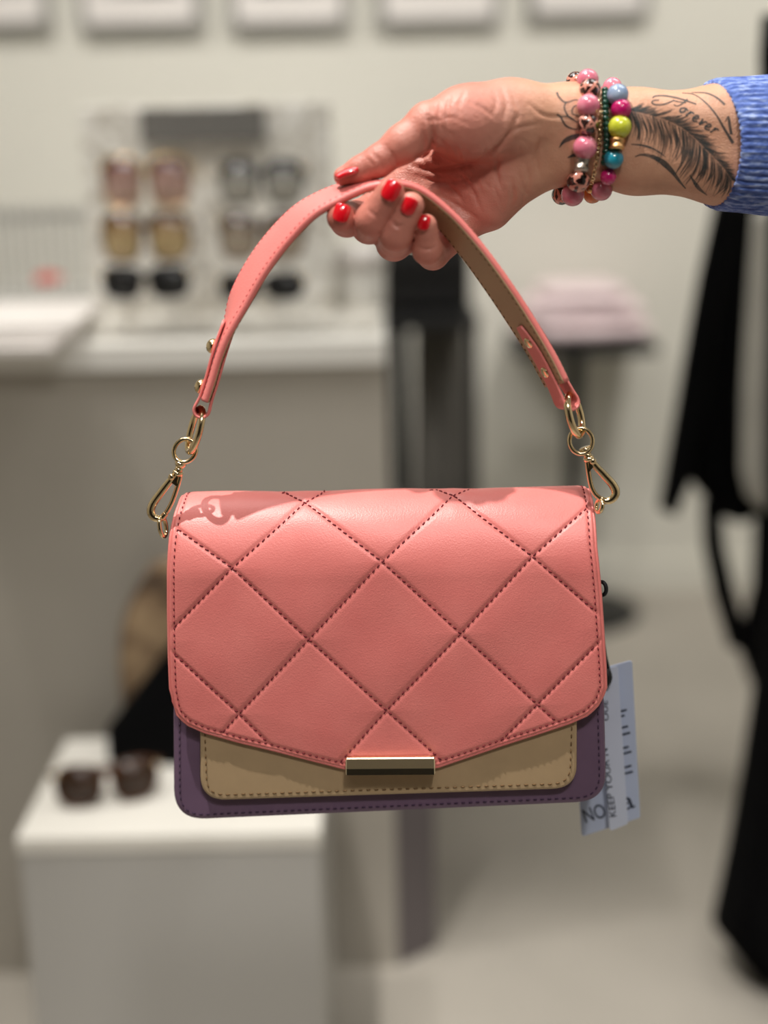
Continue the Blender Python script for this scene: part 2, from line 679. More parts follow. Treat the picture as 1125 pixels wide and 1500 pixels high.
# ------------------------------------------------------------------ counter
CT = 0.90
cf = atz(565, 499, CT)                       # front right corner of the top
CY = cf[1]
cfl = atz(-60, 516, CT)
fl = CY + 0.0
ce = empty('display_counter', (-0.9, CY + 0.45, 0))
tag(ce, 'long grey-beige shop counter with a white top behind the plinth', 'counter')
xr = cf[0]
D_C = 0.85
body_poly = [(X0 + 0.01, CY + 0.01), (xr, CY + 0.01), (xr, CY + D_C), (X0 + 0.01, CY + D_C)]
mesh('body', *prism(body_poly, 0.0, CT - 0.03), M['counter'], ce, smooth=False)
top_poly = [(X0 + 0.01, CY), (xr + 0.0, CY), (xr + 0.0, CY + D_C), (X0 + 0.01, CY + D_C)]
mesh('worktop', *prism(top_poly, CT - 0.03, CT), M['white'], ce, smooth=False)
ep = [(xr + 0.0005, CY + 0.010), (xr + 0.056, CY + 0.054), (xr + 0.056, CY + D_C), (xr + 0.0005, CY + D_C)]
mesh('end_panel', *prism(ep, 0.0, 0.48), M['counter_end'], ce, smooth=False)


# ------------------------------------------------------------------ sunglasses
def sunglasses(c, w, h, lm, fm, label, group, tilt=0.0, rz=0.0, shape=3.2, folded=False):
    """c: centre of the lens front plane bottom; faces -Y"""
    e = empty('sunglasses', c)
    e.rotation_euler = (tilt, 0, rz)
    tag(e, label, 'sunglasses', group)
    lw = w * 0.44
    fr = G()
    for s in (-1, 1):
        cx = s * w * 0.27
        ring = []
        for q in range(28):
            a = 2 * math.pi * q / 28
            ca, sa = math.cos(a), math.sin(a)
            x = lw / 2 * math.copysign(abs(ca) ** (2 / shape), ca)
            z = h / 2 * math.copysign(abs(sa) ** (2 / shape), sa)
            x *= 1.0 + 0.10 * (z / (h / 2))
            ring.append((cx + x, 0.010 * ((cx + x) / (w / 2)) ** 2, h / 2 + z))
        fr.add(*tube(ring, 0.0022, 6, closed=True))
        V = [(p[0], p[1] - 0.0012, p[2]) for p in ring] + [(p[0], p[1] + 0.0012, p[2]) for p in ring]
        n = 28
        F = [tuple(range(n)), tuple(range(n, 2 * n))[::-1]] + [(i, (i + 1) % n, n + (i + 1) % n, n + i) for i in range(n)]
        mesh('lens', V, F, lm, e, local=True)
        hx = s * (w * 0.5)
        tl = catmull([(hx, 0.010, h * 0.8), (hx, 0.06, h * 0.8), (hx * 0.97, 0.105, h * 0.76), (hx * 0.95, 0.135, h * 0.45)], 5)
        if folded:
            tl = catmull([(hx, 0.010, h * 0.8), (hx * 0.96, 0.018 + 0.004 * s, h * 0.78), (-hx * 0.3, 0.022 + 0.004 * s, h * 0.7), (-hx * 0.85, 0.020 + 0.004 * s, h * 0.3)], 5)
        mesh('temple', *tube(tl, 0.0034 if folded else 0.0022, 6), fm, e, local=True)
    for s in (-1, 1):
        mesh('glint_ball', *sphere((s * w * 0.49, 0.004, h * 0.8), 0.0034, 12, 8), M['goldb'], e, local=True)  # polished balls added at the frame corners to catch lamp glints
    fr.add(*tube(catmull([(-w * 0.07, 0, h * 0.68), (0, -0.002, h * 0.76), (w * 0.07, 0, h * 0.68)], 5), 0.0026, 6))
    mesh('frame', *fr.out(), fm, e, local=True)
    return e


# ------------------------------------------------------------------ marble display with sunglasses
base_f = atz(300, 482, CT)
DY = base_f[1] + 0.04                 # face of the board
pl, pr = at(127, 320, DY), at(488, 320, DY)
zt = at(300, 152, DY)[2]
de = empty('sunglasses_display', ((pl[0] + pr[0]) / 2, DY, CT))
tag(de, 'white marbled sunglasses display board with a grey sign on the counter', 'display stand')
bw, bx = pr[0] - pl[0], (pl[0] + pr[0]) / 2
mesh('back_board', *box((bx, DY + 0.02, (CT + zt) / 2), (bw, 0.04, zt - CT), bev=0.006), M['marble'], de, smooth=False)
bq = atz(555, 482, CT)
mesh('base', *box(((pl[0] + bq[0]) / 2, DY + 0.0, CT + 0.008), (bq[0] - pl[0], 0.20, 0.016), bev=0.004), M['marble'], de, smooth=False)
s0, s1 = at(205, 160, DY - 0.006), at(388, 206, DY - 0.006)
mesh('sign', *box(((s0[0] + s1[0]) / 2, DY - 0.006, (s0[2] + s1[2]) / 2), (s1[0] - s0[0], 0.012, s0[2] - s1[2])), M['grey'], de, smooth=False)
SG = [(150, 276, 228, 306, 'lens_wine', 'frame_gold', 'wine-red gradient sunglasses, top of the left column on the marbled display'),
      (150, 276, 312, 384, 'lens_amber', 'frame_tort', 'amber gradient sunglasses, middle of the left column on the marbled display'),
      (150, 276, 390, 438, 'lens_black', 'frame_black', 'black sunglasses, bottom of the left column on the marbled display'),
      (322, 444, 234, 300, 'lens_smoke', 'frame_black', 'black-to-clear smoke sunglasses, top of the right column on the marbled display'),
      (322, 444, 312, 380, 'lens_brown', 'frame_tort', 'brown gradient sunglasses, middle of the right column on the marbled display'),
      (322, 444, 400, 440, 'lens_black', 'frame_black', 'black narrow sunglasses, bottom of the right column on the marbled display')]
for xa, xb, ya, yb, lm, fm, lab in SG:
    yy = DY - 0.145
    a, b = at(xa, yb, yy), at(xb, ya, yy)
    sunglasses(((a[0] + b[0]) / 2, yy, a[2]), b[0] - a[0], b[2] - a[2], M[lm], M[fm], lab, 'sunglasses on the marbled display')
    cz = a[2] + (b[2] - a[2]) * 0.62
    mesh('holder', *tube(catmull([((a[0] + b[0]) / 2, DY + 0.005, cz), ((a[0] + b[0]) / 2, DY - 0.07, cz), ((a[0] + b[0]) / 2, yy + 0.006, cz + 0.004)], 4), 0.006, 10), M['white'], de)

# white round box beside the display
rb = atz(528, 478, CT)
rr = 0.036
e = empty('round_box', (rb[0], rb[1] + 0.10, CT + 0.0))
tag(e, 'small white round box at the right end of the counter', 'box')
mesh('body', *lathe([(rr * 0.96, 0.017), (rr, 0.02), (rr, 0.066), (rr * 0.99, 0.068)], (rb[0], rb[1] + 0.10, CT)), M['white'], e)
mesh('lid', *lathe([(rr * 1.06, 0.068), (rr * 1.06, 0.094), (rr * 0.95, 0.1), (0.004, 0.103)], (rb[0], rb[1] + 0.10, CT)), M['paper'], e)

# magazines on the counter, reaching over its edge
for k in range(3):
    a, b = atz(-40, 505, CT), atz(118, 500, CT)
    xx = (a[0] + b[0]) / 2 - 0.02 + 0.006 * k
    mesh_o = mesh('magazine', *box((xx, CY + 0.07 + 0.012 * k, CT + 0.006 + 0.0115 * k), (b[0] - a[0] + 0.03, 0.27, 0.011), rz=0.03 * (k - 1), bev=0.002), M['paper'], smooth=False)
    tag(mesh_o, ['white magazine at the bottom of the stack on the counter edge', 'white magazine in the middle of the stack on the counter edge',
                 'white magazine on top of the stack on the counter edge'][k], 'magazine', 'magazines on the counter')
pc = atz(78, 414, CT + 0.035)
g = G()
V, F = sphere((0, 0, 0), 1.0, 18, 10)
V = [(pc[0] + v[0] * 0.022 + v[2] * 0.004, pc[1] - 0.03 + v[1] * 0.02, CT + 0.036 + 0.009 + v[2] * (0.009 - 0.003 * v[0])) for v in V]
tag(mesh('pouch', V, F, M['red']), 'small coral red pouch lying on the white magazines', 'pouch')

# slatted grey card rack behind the magazines
ry = CY + 0.55
ra, rbp = at(-40, 400, ry), at(128, 298, ry)
e = empty('slat_rack', ((ra[0] + rbp[0]) / 2, ry, CT))
tag(e, 'grey rack of thin upright slats standing at the left on the counter', 'rack')
nsl = 12
for k in range(nsl):
    x = ra[0] + (rbp[0] - ra[0]) * (k + 0.5) / nsl
    mesh('slat', *box((x, ry, (CT + 0.012 + rbp[2]) / 2), (0.0055, 0.02, rbp[2] - CT - 0.012), bev=0.001), M['slat'], e, smooth=False)
mesh('rail', *box(((ra[0] + rbp[0]) / 2, ry + 0.02, rbp[2] - 0.02), (rbp[0] - ra[0], 0.01, 0.016)), M['slat'], e, smooth=False)
mesh('base', *box(((ra[0] + rbp[0]) / 2, ry, CT + 0.006), (rbp[0] - ra[0], 0.12, 0.012)), M['slat'], e, smooth=False)

# ------------------------------------------------------------------ black side table with a black bag (behind the counter's end)
TY = 2.85
a, b = at(560, 462, TY), at(700, 462, TY)
tz = a[2]
e = empty('side_table', ((a[0] + b[0]) / 2, TY, 0))
tag(e, 'black side table with square legs just right of the counter', 'table')
w = b[0] - a[0]
cx = (a[0] + b[0]) / 2
mesh('table_top', *box((cx, TY + 0.1, tz - 0.012), (w, 0.3, 0.026), bev=0.003), M['blackm'], e, smooth=False)
for sx, sy in ((-1, -0.03), (-1, 0.23), (1, -0.03), (1, 0.23)):
    lx = cx + sx * (w / 2 - 0.03)
    if sx > 0 and sy < 0:
        lx = cx + w / 2 - 0.012
    mesh('leg', *box((lx, TY + sy, (tz - 0.025) / 2), (0.042 if sx < 0 else 0.018, 0.03, tz - 0.025)), M['blackm'], e, smooth=False)
g0, g1 = at(565, 462, TY + 0.05), at(684, 352, TY + 0.05)
gw, gx = g1[0] - g0[0], (g0[0] + g1[0]) / 2
e = empty('black_bag', (gx, TY + 0.09, tz + 0.001))
tag(e, 'black leather bag standing on the black side table', 'bag')
mesh('body', *box((gx, TY + 0.09, tz + 0.002 + 0.095), (gw * 1.1, 0.10, 0.19), bev=0.015), M['blackl'], e)
mesh('flap', *box((gx, TY + 0.035, tz + 0.002 + 0.13), (gw * 1.06, 0.012, 0.11), bev=0.005), M['blackl'], e)
mesh('strap', *tube(catmull([(gx - gw * 0.4, TY + 0.09, tz + 0.188), (gx - gw * 0.2, TY + 0.09, tz + 0.225), (gx + gw * 0.2, TY + 0.09, tz + 0.225), (gx + gw * 0.4, TY + 0.09, tz + 0.188)], 6), 0.006, 8), M['blackl'], e)

# dark grey pleated garment hanging under/behind the table
def drape(name, secs, Yc, thick, m, label, cat, folds=7, amp=0.1, parent=None, n=64, group=None):
    """loft: secs = [(py, xl, xr)] read on the plane Y = Yc; elliptical, with soft folds"""
    secs = np.array(secs, float)
    ys = np.linspace(secs[0, 0], secs[-1, 0], 26)
    V, F = [], []
    for i, y in enumerate(ys):
        xl, xr_ = np.interp(y, secs[:, 0], secs[:, 1]), np.interp(y, secs[:, 0], secs[:, 2])
        A, B = at(xl, y, Yc), at(xr_, y, Yc)
        c, hw = (A + B) / 2, (B[0] - A[0]) / 2
        t = i / 25
        th = thick * (0.75 + 0.35 * t)
        for j in range(n):
            a = 2 * math.pi * j / n
            f = 1 + amp * (0.2 + t) * math.sin(folds * a + 1.3 * math.sin(2.2 * t)) * (abs(math.sin(a)) ** 0.7)
            V.append((c[0] + hw * math.cos(a), c[1] + th * math.sin(a) * f, c[2]))
    k = len(ys)
    for i in range(k - 1):
        for j in range(n):
            F.append((i * n + j, i * n + (j + 1) % n, (i + 1) * n + (j + 1) % n, (i + 1) * n + j))
    F.append(tuple(range(n)))
    F.append(tuple((k - 1) * n + j for j in range(n))[::-1])
    o = mesh(name, V, F, m, parent)
    if label:
        tag(o, label, cat, group)
    return o


drape('skirt', [(478, 606, 684), (700, 604, 690), (905, 604, 692)], TY + 0.20, 0.035, M['midgrey'],
      'dark grey pleated skirt hanging beneath the black side table', 'skirt', folds=11, amp=0.5)

# ------------------------------------------------------------------ pedestal table with a pink jumper
PB = atz(860, 897, 0.0)
PY = PB[1]
pt = at(862, 494, PY)[2]
e = empty('pedestal_table', (PB[0], PY, 0))
tag(e, 'black pedestal table with a round base near the wall', 'table')
pxo = at(841, 600, PY)[0]
mesh('base', *lathe([(0.165, 0.0), (0.165, 0.012), (0.15, 0.02), (0.03, 0.026), (0.02, 0.04)], (pxo, PY, 0), 40), M['blackm'], e)
mesh('pole', *lathe([(0.02, 0.03), (0.02, pt - 0.02)], (pxo, PY, 0), 20), M['blackm'], e)
tA, tB = at(748, 494, PY), at(948, 494, PY)
mesh('table_top', *box(((tA[0] + tB[0]) / 2, PY, pt - 0.01), (tB[0] - tA[0], 0.30, 0.022), bev=0.004), M['blackm'], e, smooth=False)
jA, jB = at(765, 480, PY - 0.1), at(962, 480, PY - 0.1)
jw, jx = jB[0] - jA[0], (jA[0] + jB[0]) / 2
e = empty('jumper', (jx, PY, pt + 0.001))
tag(e, 'folded pale pink fluffy jumper on the black pedestal table', 'jumper')
V, F = box((0, 0, 0), (1, 1, 1))
for k, (sw, zz, hh, off) in enumerate([(1.0, 0.0, 0.05, 0.0), (0.92, 0.045, 0.05, -0.01), (0.66, 0.09, 0.035, -0.01)]):
    V, F = sphere((0, 0, 0), 1.0, 40, 20)
    VV = []
    for v in V:
        x = math.copysign(abs(v[0]) ** 0.55, v[0])
        y = math.copysign(abs(v[1]) ** 0.55, v[1])
        z = math.copysign(abs(v[2]) ** 0.8, v[2])
        wob = 1 + 0.05 * math.sin(5 * v[0] + k) * math.cos(4 * v[1])
        VV.append((jx + off + x * jw / 2 * sw * wob, PY + y * 0.13 * wob, pt + 0.003 + zz + hh / 2 + z * hh / 2 * wob))
    mesh('folded_layer', VV, F, M['pinkwool'], e)

# ------------------------------------------------------------------ clothes at the right
RY = 2.15
rk = empty('clothes_rail', (at(1300, 300, RY)[0], RY, 0))
tag(rk, 'black clothes rail carrying the dark garments at the right edge', 'clothes rail')
rx0, rx1 = at(1062, 200, RY)[0], at(1062, 200, RY)[0] + 0.9
RZ = 1.36
mesh('rail', *tube([(rx0, RY, RZ), (rx1, RY, RZ)], 0.012, 12), M['blackm'], rk)
for x in (rx0 + 0.35, rx1):
    mesh('post', *tube([(x, RY + 0.12, 0.02), (x, RY + 0.12, RZ)], 0.012, 12), M['blackm'], rk)
    mesh('foot', *box((x, RY, 0.012), (0.04, 0.5, 0.024)), M['blackm'], rk, smooth=False)
    mesh('bracket', *tube([(x, RY + 0.12, RZ), (x, RY, RZ)], 0.01, 10), M['blackm'], rk)

je = empty('jacket', at(1060, 300, RY))
tag(je, 'black jacket with a hanging sleeve, left end of the clothes rail', 'jacket')
drape('torso', [(240, 1052, 1110), (300, 1048, 1108), (400, 1030, 1100), (500, 1016, 1092), (600, 1004, 1084), (690, 1000, 1100), (735, 1036, 1128), (750, 1040, 1140)],
      RY, 0.05, M['black'], None, None, folds=6, amp=0.2, parent=je)
drape('sleeve', [(300, 1046, 1086), (400, 1024, 1062), (500, 1006, 1044), (600, 990, 1030), (700, 973, 1012), (744, 966, 992)],
      RY - 0.09, 0.035, M['black'], None, None, folds=4, amp=0.15, parent=je)
drape('belt', [(735, 1028, 1056), (800, 1030, 1062), (870, 1044, 1078), (945, 1066, 1100)],
      RY - 0.05, 0.02, M['black'], None, None, folds=3, amp=0.1, parent=je)
tag(drape('blouse', [(310, 1104, 1190), (420, 1096, 1190), (560, 1088, 1190), (690, 1086, 1188), (725, 1094, 1180), (742, 1110, 1165)],
          RY - 0.22, 0.05, M['palecloth'], 'pale grey blouse hanging at the right edge in front of the black jacket', 'blouse', folds=8, amp=0.25))
drape('trousers', [(735, 1106, 1200), (860, 1102, 1200), (945, 1080, 1200), (1010, 1104, 1200)], RY + 0.08, 0.05, M['black'],
      'black trousers hanging behind the pale blouse', 'trousers', folds=5, amp=0.2)
drape('coat', [(20, 1118, 1300), (100, 1112, 1310), (300, 1128, 1320), (800, 1126, 1330), (930, 1118, 1330), (1040, 1103, 1330), (1150, 1086, 1330), (1270, 1064, 1330), (1360, 1044, 1330), (1385, 1038, 1330), (1408, 1090, 1330)],
      1.75, 0.09, M['black'], 'long black coat hanging at the lower right edge, nearest the camera', 'coat', folds=9, amp=0.25)

# ------------------------------------------------------------------ white plinth with bags and sunglasses
PZ = 0.39
pa, pb_ = atz(20, 1233, PZ), atz(470, 1214, PZ)
py_ = (pa[1] + pb_[1]) / 2
pback = atz(90, 1082, PZ)[1]
pe = empty('plinth', ((pa[0] + pb_[0]) / 2, (py_ + pback) / 2, 0))
tag(pe, 'white display plinth with a pale top in the lower left', 'plinth')
pw, pcx, pd, pcy = pb_[0] - pa[0], (pa[0] + pb_[0]) / 2, pback - py_, (py_ + pback) / 2
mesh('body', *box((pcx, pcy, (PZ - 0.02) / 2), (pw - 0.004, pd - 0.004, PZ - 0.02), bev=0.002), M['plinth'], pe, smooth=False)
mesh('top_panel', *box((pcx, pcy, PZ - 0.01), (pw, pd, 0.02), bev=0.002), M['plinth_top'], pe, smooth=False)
g0, g1 = atz(88, 1186, PZ), atz(232, 1176, PZ)
sunglasses((((g0[0] + g1[0]) / 2), (g0[1] + g1[1]) / 2, PZ + 0.003), (g1[0] - g0[0]) * 1.06, 0.050, M['lens_tort'], M['frame_tort'],
           'tortoise and black sunglasses lying on the white plinth', None, tilt=math.radians(-7), rz=math.radians(14), shape=2.6, folded=True)


def bag_shape(name, c, w, d, h, m, label, round_top=1.0, tilt=0.0, power=2.6, start=0.35):
    e = empty(name, c)
    e.rotation_euler = (0, 0, tilt)
    tag(e, label, 'bag')
    V, F = [], []
    n, k = 48, 16
    for i in range(k + 1):
        t = i / k
        z = h * t
        sw = w / 2 * (1 - round_top * max(0, (t - start) / (1 - start)) ** power * 0.75)
        sd = d / 2 * (1 - 0.8 * t ** 1.5)
        for j in range(n):
            a = 2 * math.pi * j / n
            V.append((sw * math.copysign(abs(math.cos(a)) ** 0.6, math.cos(a)), sd * math.copysign(abs(math.sin(a)) ** 0.6, math.sin(a)), z + 0.001))
    for i in range(k):
        for j in range(n):
            F.append((i * n + j, i * n + (j + 1) % n, (i + 1) * n + (j + 1) % n, (i + 1) * n + j))
    F.append(tuple(range(n))[::-1])
    F.append(tuple(k * n + j for j in range(n)))
    mesh('body', V, F, m, e, local=True)
    return e


# ================================================================== THE BAG
TILT, YAW, BROLL = math.radians(3.0), math.radians(-2.4), math.radians(0.3)
O_B = at(567, 736, 0.80)
Rm = Matrix.Rotation(YAW, 3, 'Z') @ Matrix(((1, 0, 0), (0, math.sin(TILT), -math.cos(TILT)), (0, math.cos(TILT), math.sin(TILT)))) @ Matrix.Rotation(BROLL, 3, 'Z')
MB_ = Rm.to_4x4()
MB_.translation = Vector(O_B)
B_M = np.array(MB_)
B_I = np.linalg.inv(B_M)
cam_l = B_I[:3, :3] @ CAM + B_I[:3, 3]


def L(px, py, w=0.0):
    """pixel -> point of the bag's own space on the plane at height w above its front"""
    d = B_I[:3, :3] @ ray(px, py)
    return cam_l + d * ((w - cam_l[2]) / d[2])


def toW(P):
    P = np.asarray(P, float)
    return P @ B_M[:3, :3].T + B_M[:3, 3]


bag = empty('shoulder_bag', None, MB_)
tag(bag, 'quilted coral pink flap handbag with taupe pocket and purple body held by its handle', 'handbag')


def round_poly(pts, rad, n=8):
    pts = np.asarray(pts, float)
    out = []
    k = len(pts)
    for i in range(k):
        p, a, b = pts[i], pts[i - 1], pts[(i + 1) % k]
        r = rad[i]
        if r <= 0:
            out.append(p)
            continue
        d1, d2 = nrm(a - p), nrm(b - p)
        ang = math.acos(np.clip(np.dot(d1, d2), -1, 1))
        tl = r / math.tan(ang / 2)
        p1, p2 = p + d1 * tl, p + d2 * tl
        for q in range(n + 1):
            t = q / n
            out.append((1 - t) ** 2 * p1 + 2 * t * (1 - t) * p + t * t * p2)
    return np.array(out)


def slab(poly, w0, w1, b=0.002, back=True):
    """rounded-edge slab of a 2D outline in (u, v), from w0 up to w1"""
    poly = np.asarray(poly, float)[:, :2]
    T = np.roll(poly, -1, 0) - np.roll(poly, 1, 0)
    T /= np.linalg.norm(T, axis=1)[:, None] + 1e-12
    N = np.stack([T[:, 1], -T[:, 0]], 1)
    area_ = 0.5 * np.sum(poly[:, 0] * np.roll(poly[:, 1], -1) - np.roll(poly[:, 0], -1) * poly[:, 1])
    if area_ < 0:
        N = -N
    prof = [(b, w0), (0.3 * b, w0 + 0.3 * b), (0, w0 + b), (0, w1 - b), (0.3 * b, w1 - 0.3 * b), (b, w1)]
    V, F = [], []
    n = len(poly)
    for ins, w in prof:
        for p in poly - N * ins:
            V.append((p[0], p[1], w))
    for i in range(len(prof) - 1):
        for j in range(n):
            F.append((i * n + j, i * n + (j + 1) % n, (i + 1) * n + (j + 1) % n, (i + 1) * n + j))
    F.append(tuple(range(n))[::-1])
    F.append(tuple((len(prof) - 1) * n + j for j in range(n)))
    return V, F


def resample(P, step):
    P = np.asarray(P, float)
    d = np.r_[0, np.cumsum(np.linalg.norm(np.diff(P, axis=0), axis=1))]
    m = max(2, int(d[-1] / step) + 1)
    s = np.linspace(0, d[-1], m)
    return np.stack([np.interp(s, d, P[:, k]) for k in range(P.shape[1])], 1)


def stitches(g, P, N, length=0.0034, gap=0.0014, r=0.00045, skew=0.0):
    """dashes along a 3D path P with surface normals N"""
    P, N = np.asarray(P, float), np.asarray(N, float)
    d = np.r_[0, np.cumsum(np.linalg.norm(np.diff(P, axis=0), axis=1))]
    s = 0.0
    while s + length < d[-1]:
        def ev(x, A):
            return np.array([np.interp(x, d, A[:, k]) for k in range(3)])
        a, b = ev(s, P), ev(s + length, P)
        nn = nrm(ev(s + length / 2, N))
        t = nrm(b - a)
        side = np.cross(nn, t)
        a, b = a - side * skew, b + side * skew
        m_ = (a + b) / 2 + nn * r * 0.8
        V = [a - nn * r * 0.6, b - nn * r * 0.6]
        for q in range(6):
            an = 2 * math.pi * q / 6
            V.append(m_ - (b - a) * 0.28 + r * (math.cos(an) * side + math.sin(an) * nn))
        for q in range(6):
            an = 2 * math.pi * q / 6
            V.append(m_ + (b - a) * 0.28 + r * (math.cos(an) * side + math.sin(an) * nn))
        F = []
        for q in range(6):
            q2 = (q + 1) % 6
            F += [(0, 2 + q2, 2 + q), (2 + q, 2 + q2, 8 + q2, 8 + q), (1, 8 + q, 8 + q2)]
        g.add(V, F)
        s += length + gap


# --- purple body
W_BODY = -0.010
W_POCK = -0.0035
pb = [L(258, 770, W_BODY), L(253, 1050, W_BODY), L(254, 1204, W_BODY), L(889, 1176, W_BODY), L(886, 1040, W_BODY), L(868, 765, W_BODY)]
pb = round_poly([p[:2] for p in pb], [0.01, 0, 0.019, 0.019, 0, 0.01], 10)
BODY_BACK = -0.045
body_o = mesh('body', *slab(pb, BODY_BACK, W_BODY, 0.003), M['purple'], bag, local=True, smooth=False)


def inset_path(poly, ins, cond):
    poly = np.asarray(poly, float)[:, :2]
    T = np.roll(poly, -1, 0) - np.roll(poly, 1, 0)
    T /= np.linalg.norm(T, axis=1)[:, None] + 1e-12
    N = np.stack([T[:, 1], -T[:, 0]], 1)
    ar = 0.5 * np.sum(poly[:, 0] * np.roll(poly[:, 1], -1) - np.roll(poly[:, 0], -1) * poly[:, 1])
    if ar < 0:
        N = -N
    q = poly - N * ins
    return q[[cond(p) for p in q]]


vcut = L(567, 960, 0)[1]
g = G()
q = inset_path(pb, 0.0042, lambda p: p[1] < vcut + 0.1)
q3 = np.c_[q, np.full(len(q), W_BODY + 0.0001)]
stitches(g, resample(q3, 0.002), np.tile([0, 0, 1.0], (len(resample(q3, 0.002)), 1)), 0.0028, 0.0016, 0.0004)
mesh('stitching', *g.out(), M['thread_purple'], bag, local=True, kind='stuff')

# --- taupe pocket
tp = [L(292, 930, W_POCK), L(293, 1174, W_POCK), L(845, 1156, W_POCK), L(846, 930, W_POCK)]
tp = round_poly([p[:2] for p in tp], [0, 0.0155, 0.0155, 0], 10)
mesh('front_pocket', *slab(tp, W_BODY - 0.001, W_POCK, 0.0018), M['tan'], bag, local=True, smooth=False)
g = G()
q = inset_path(tp, 0.0040, lambda p: p[1] < vcut + 0.02)
q = q[np.argsort(np.arange(len(q)))]
q3 = np.c_[q, np.full(len(q), W_POCK + 0.0001)]
rs = resample(q3, 0.002)
stitches(g, rs, np.tile([0, 0, 1.0], (len(rs), 1)), 0.0030, 0.0018, 0.0004)
mesh('stitching', *g.out(), M['thread_tan'], bag, local=True, kind='stuff')

# --- pink flap: profile over the top, then down the front
prof = [(-0.040, -0.0495), (-0.014, -0.0488), (-0.0045, -0.0462), (-0.0008, -0.0415)]
for q in range(0, 13):
    a = math.pi / 2 * (1 - q / 12)
    prof.append((-0.050 + 0.050 * math.sin(a) ** 0.92, -0.036 + 0.036 * math.cos(a)))
prof += [(-0.07, 0.0006), (-0.10, 0.0009), (-0.14, 0.0006), (-0.20, 0.0)]
prof = catmull(np.array(prof), 8)
pa_ = np.r_[0, np.cumsum(np.linalg.norm(np.diff(prof, axis=0), axis=1))]


def prof_at(a):
    return np.stack([np.interp(a, pa_, prof[:, 0]), np.interp(a, pa_, prof[:, 1])], -1)


def ua(px, py):
    """pixel -> (u, a) on the flap's undisturbed surface: nearest hit of the ray"""
    d = B_I[:3, :3] @ ray(px, py)
    v, w = prof[:, 0], prof[:, 1]
    t = (w - cam_l[2]) / d[2]
    e = cam_l[1] + d[1] * t - v
    best = None
    for i in range(len(e) - 1):
        if e[i] * e[i + 1] <= 0:
            f = e[i] / (e[i] - e[i + 1] + 1e-15)
            tt = t[i] + f * (t[i + 1] - t[i])
            if best is None or tt < best[0]:
                best = (tt, pa_[i] + f * (pa_[i + 1] - pa_[i]))
    if best is None:
        i = int(np.argmax(v))
        best = (t[i], pa_[i])
    return np.array([cam_l[0] + d[0] * best[0], best[1]])


left_px = [(262, 735), (256, 752), (249, 785), (246, 830), (246, 900), (247, 960), (249, 1010)]
right_px = [(866, 728), (869, 745), (873, 800), (880, 870), (884, 930), (887, 980), (888, 1008)]
LU = np.array([ua(*p) for p in left_px])
RU = np.array([ua(*p) for p in right_px])
LU = np.vstack([[LU[0, 0] + 0.0015, 0.0], LU])
RU = np.vstack([[RU[0, 0] - 0.0015, 0.0], RU])


def uL(a):
    return np.interp(a, LU[:, 1], LU[:, 0])


def uR(a):
    return np.interp(a, RU[:, 1], RU[:, 0])


bot_px = [(249, 1010), (251, 1028), (258, 1047), (273, 1062), (300, 1074), (350, 1088), (400, 1100), (450, 1113), (505, 1127), (540, 1129), (600, 1129), (640, 1125), (690, 1108),
          (740, 1091), (790, 1075), (835, 1060), (862, 1048), (880, 1030), (888, 1008)]
BU = np.array([ua(*p) for p in bot_px])
bs = (BU[:, 0] - uL(BU[:, 1])) / (uR(BU[:, 1]) - uL(BU[:, 1]))
bs[0], bs[-1] = 0.0, 1.0
bs = np.maximum.accumulate(bs)


def a_bot(s):
    return np.interp(s, bs, BU[:, 1])


quilt_px = [
    [(248, 766), (340, 832), (452, 937), (566, 1041), (655, 1122)],
    [(412, 718), (447, 736), (560, 823), (675, 928), (787, 1032), (822, 1064)],
    [(628, 713), (664, 725), (780, 815), (884, 906)],
    [(248, 952), (350, 1046), (406, 1102)],
    [(248, 926), (340, 832), (447, 736), (482, 716)],
    [(322, 1078), (350, 1046), (452, 937), (560, 823), (664, 725), (697, 712)],
    [(492, 1124), (566, 1041), (675, 928), (780, 815), (868, 736)],
    [(725, 1094), (787, 1032), (886, 932)],
]
quilt = []
for pl_ in quilt_px:
    pp = []
    for i in range(len(pl_) - 1):
        a, b = np.array(pl_[i], float), np.array(pl_[i + 1], float)
        for q in range(12):
            pp.append(ua(*(a + (b - a) * q / 12)))
    pp.append(ua(*pl_[-1]))
    quilt.append(np.array(pp))

NS, NTr = 230, 260
S = 0.5 - 0.5 * np.cos(np.pi * (np.arange(NS) / (NS - 1)))
S = 0.55 * S + 0.45 * np.arange(NS) / (NS - 1)
Tt = np.arange(NTr) / (NTr - 1)
Ag = a_bot(S)[None, :] * Tt[:, None]
Ug = uL(Ag) + (uR(Ag) - uL(Ag)) * S[None, :]


def segdist(P, poly, closed=False):
    """min distance of points P (N,2) to a polyline"""
    A = poly if closed else poly[:-1]
    Bq = np.roll(poly, -1, 0) if closed else poly[1:]
    best = np.full(len(P), 1e9)
    for a, b in zip(A, Bq):
        ab = b - a
        t = np.clip(((P - a) @ ab) / (ab @ ab + 1e-15), 0, 1)
        best = np.minimum(best, np.linalg.norm(P - (a + t[:, None] * ab), axis=1))
    return best


sb = np.linspace(0, 1, 160)
border = np.vstack([np.stack([uL(np.linspace(0, a_bot(0.0), 60)), np.linspace(0, a_bot(0.0), 60)], 1),
                    np.stack([uL(a_bot(sb)) + (uR(a_bot(sb)) - uL(a_bot(sb))) * sb, a_bot(sb)], 1),
                    np.stack([uR(np.linspace(a_bot(1.0), 0, 60)), np.linspace(a_bot(1.0), 0, 60)], 1)])


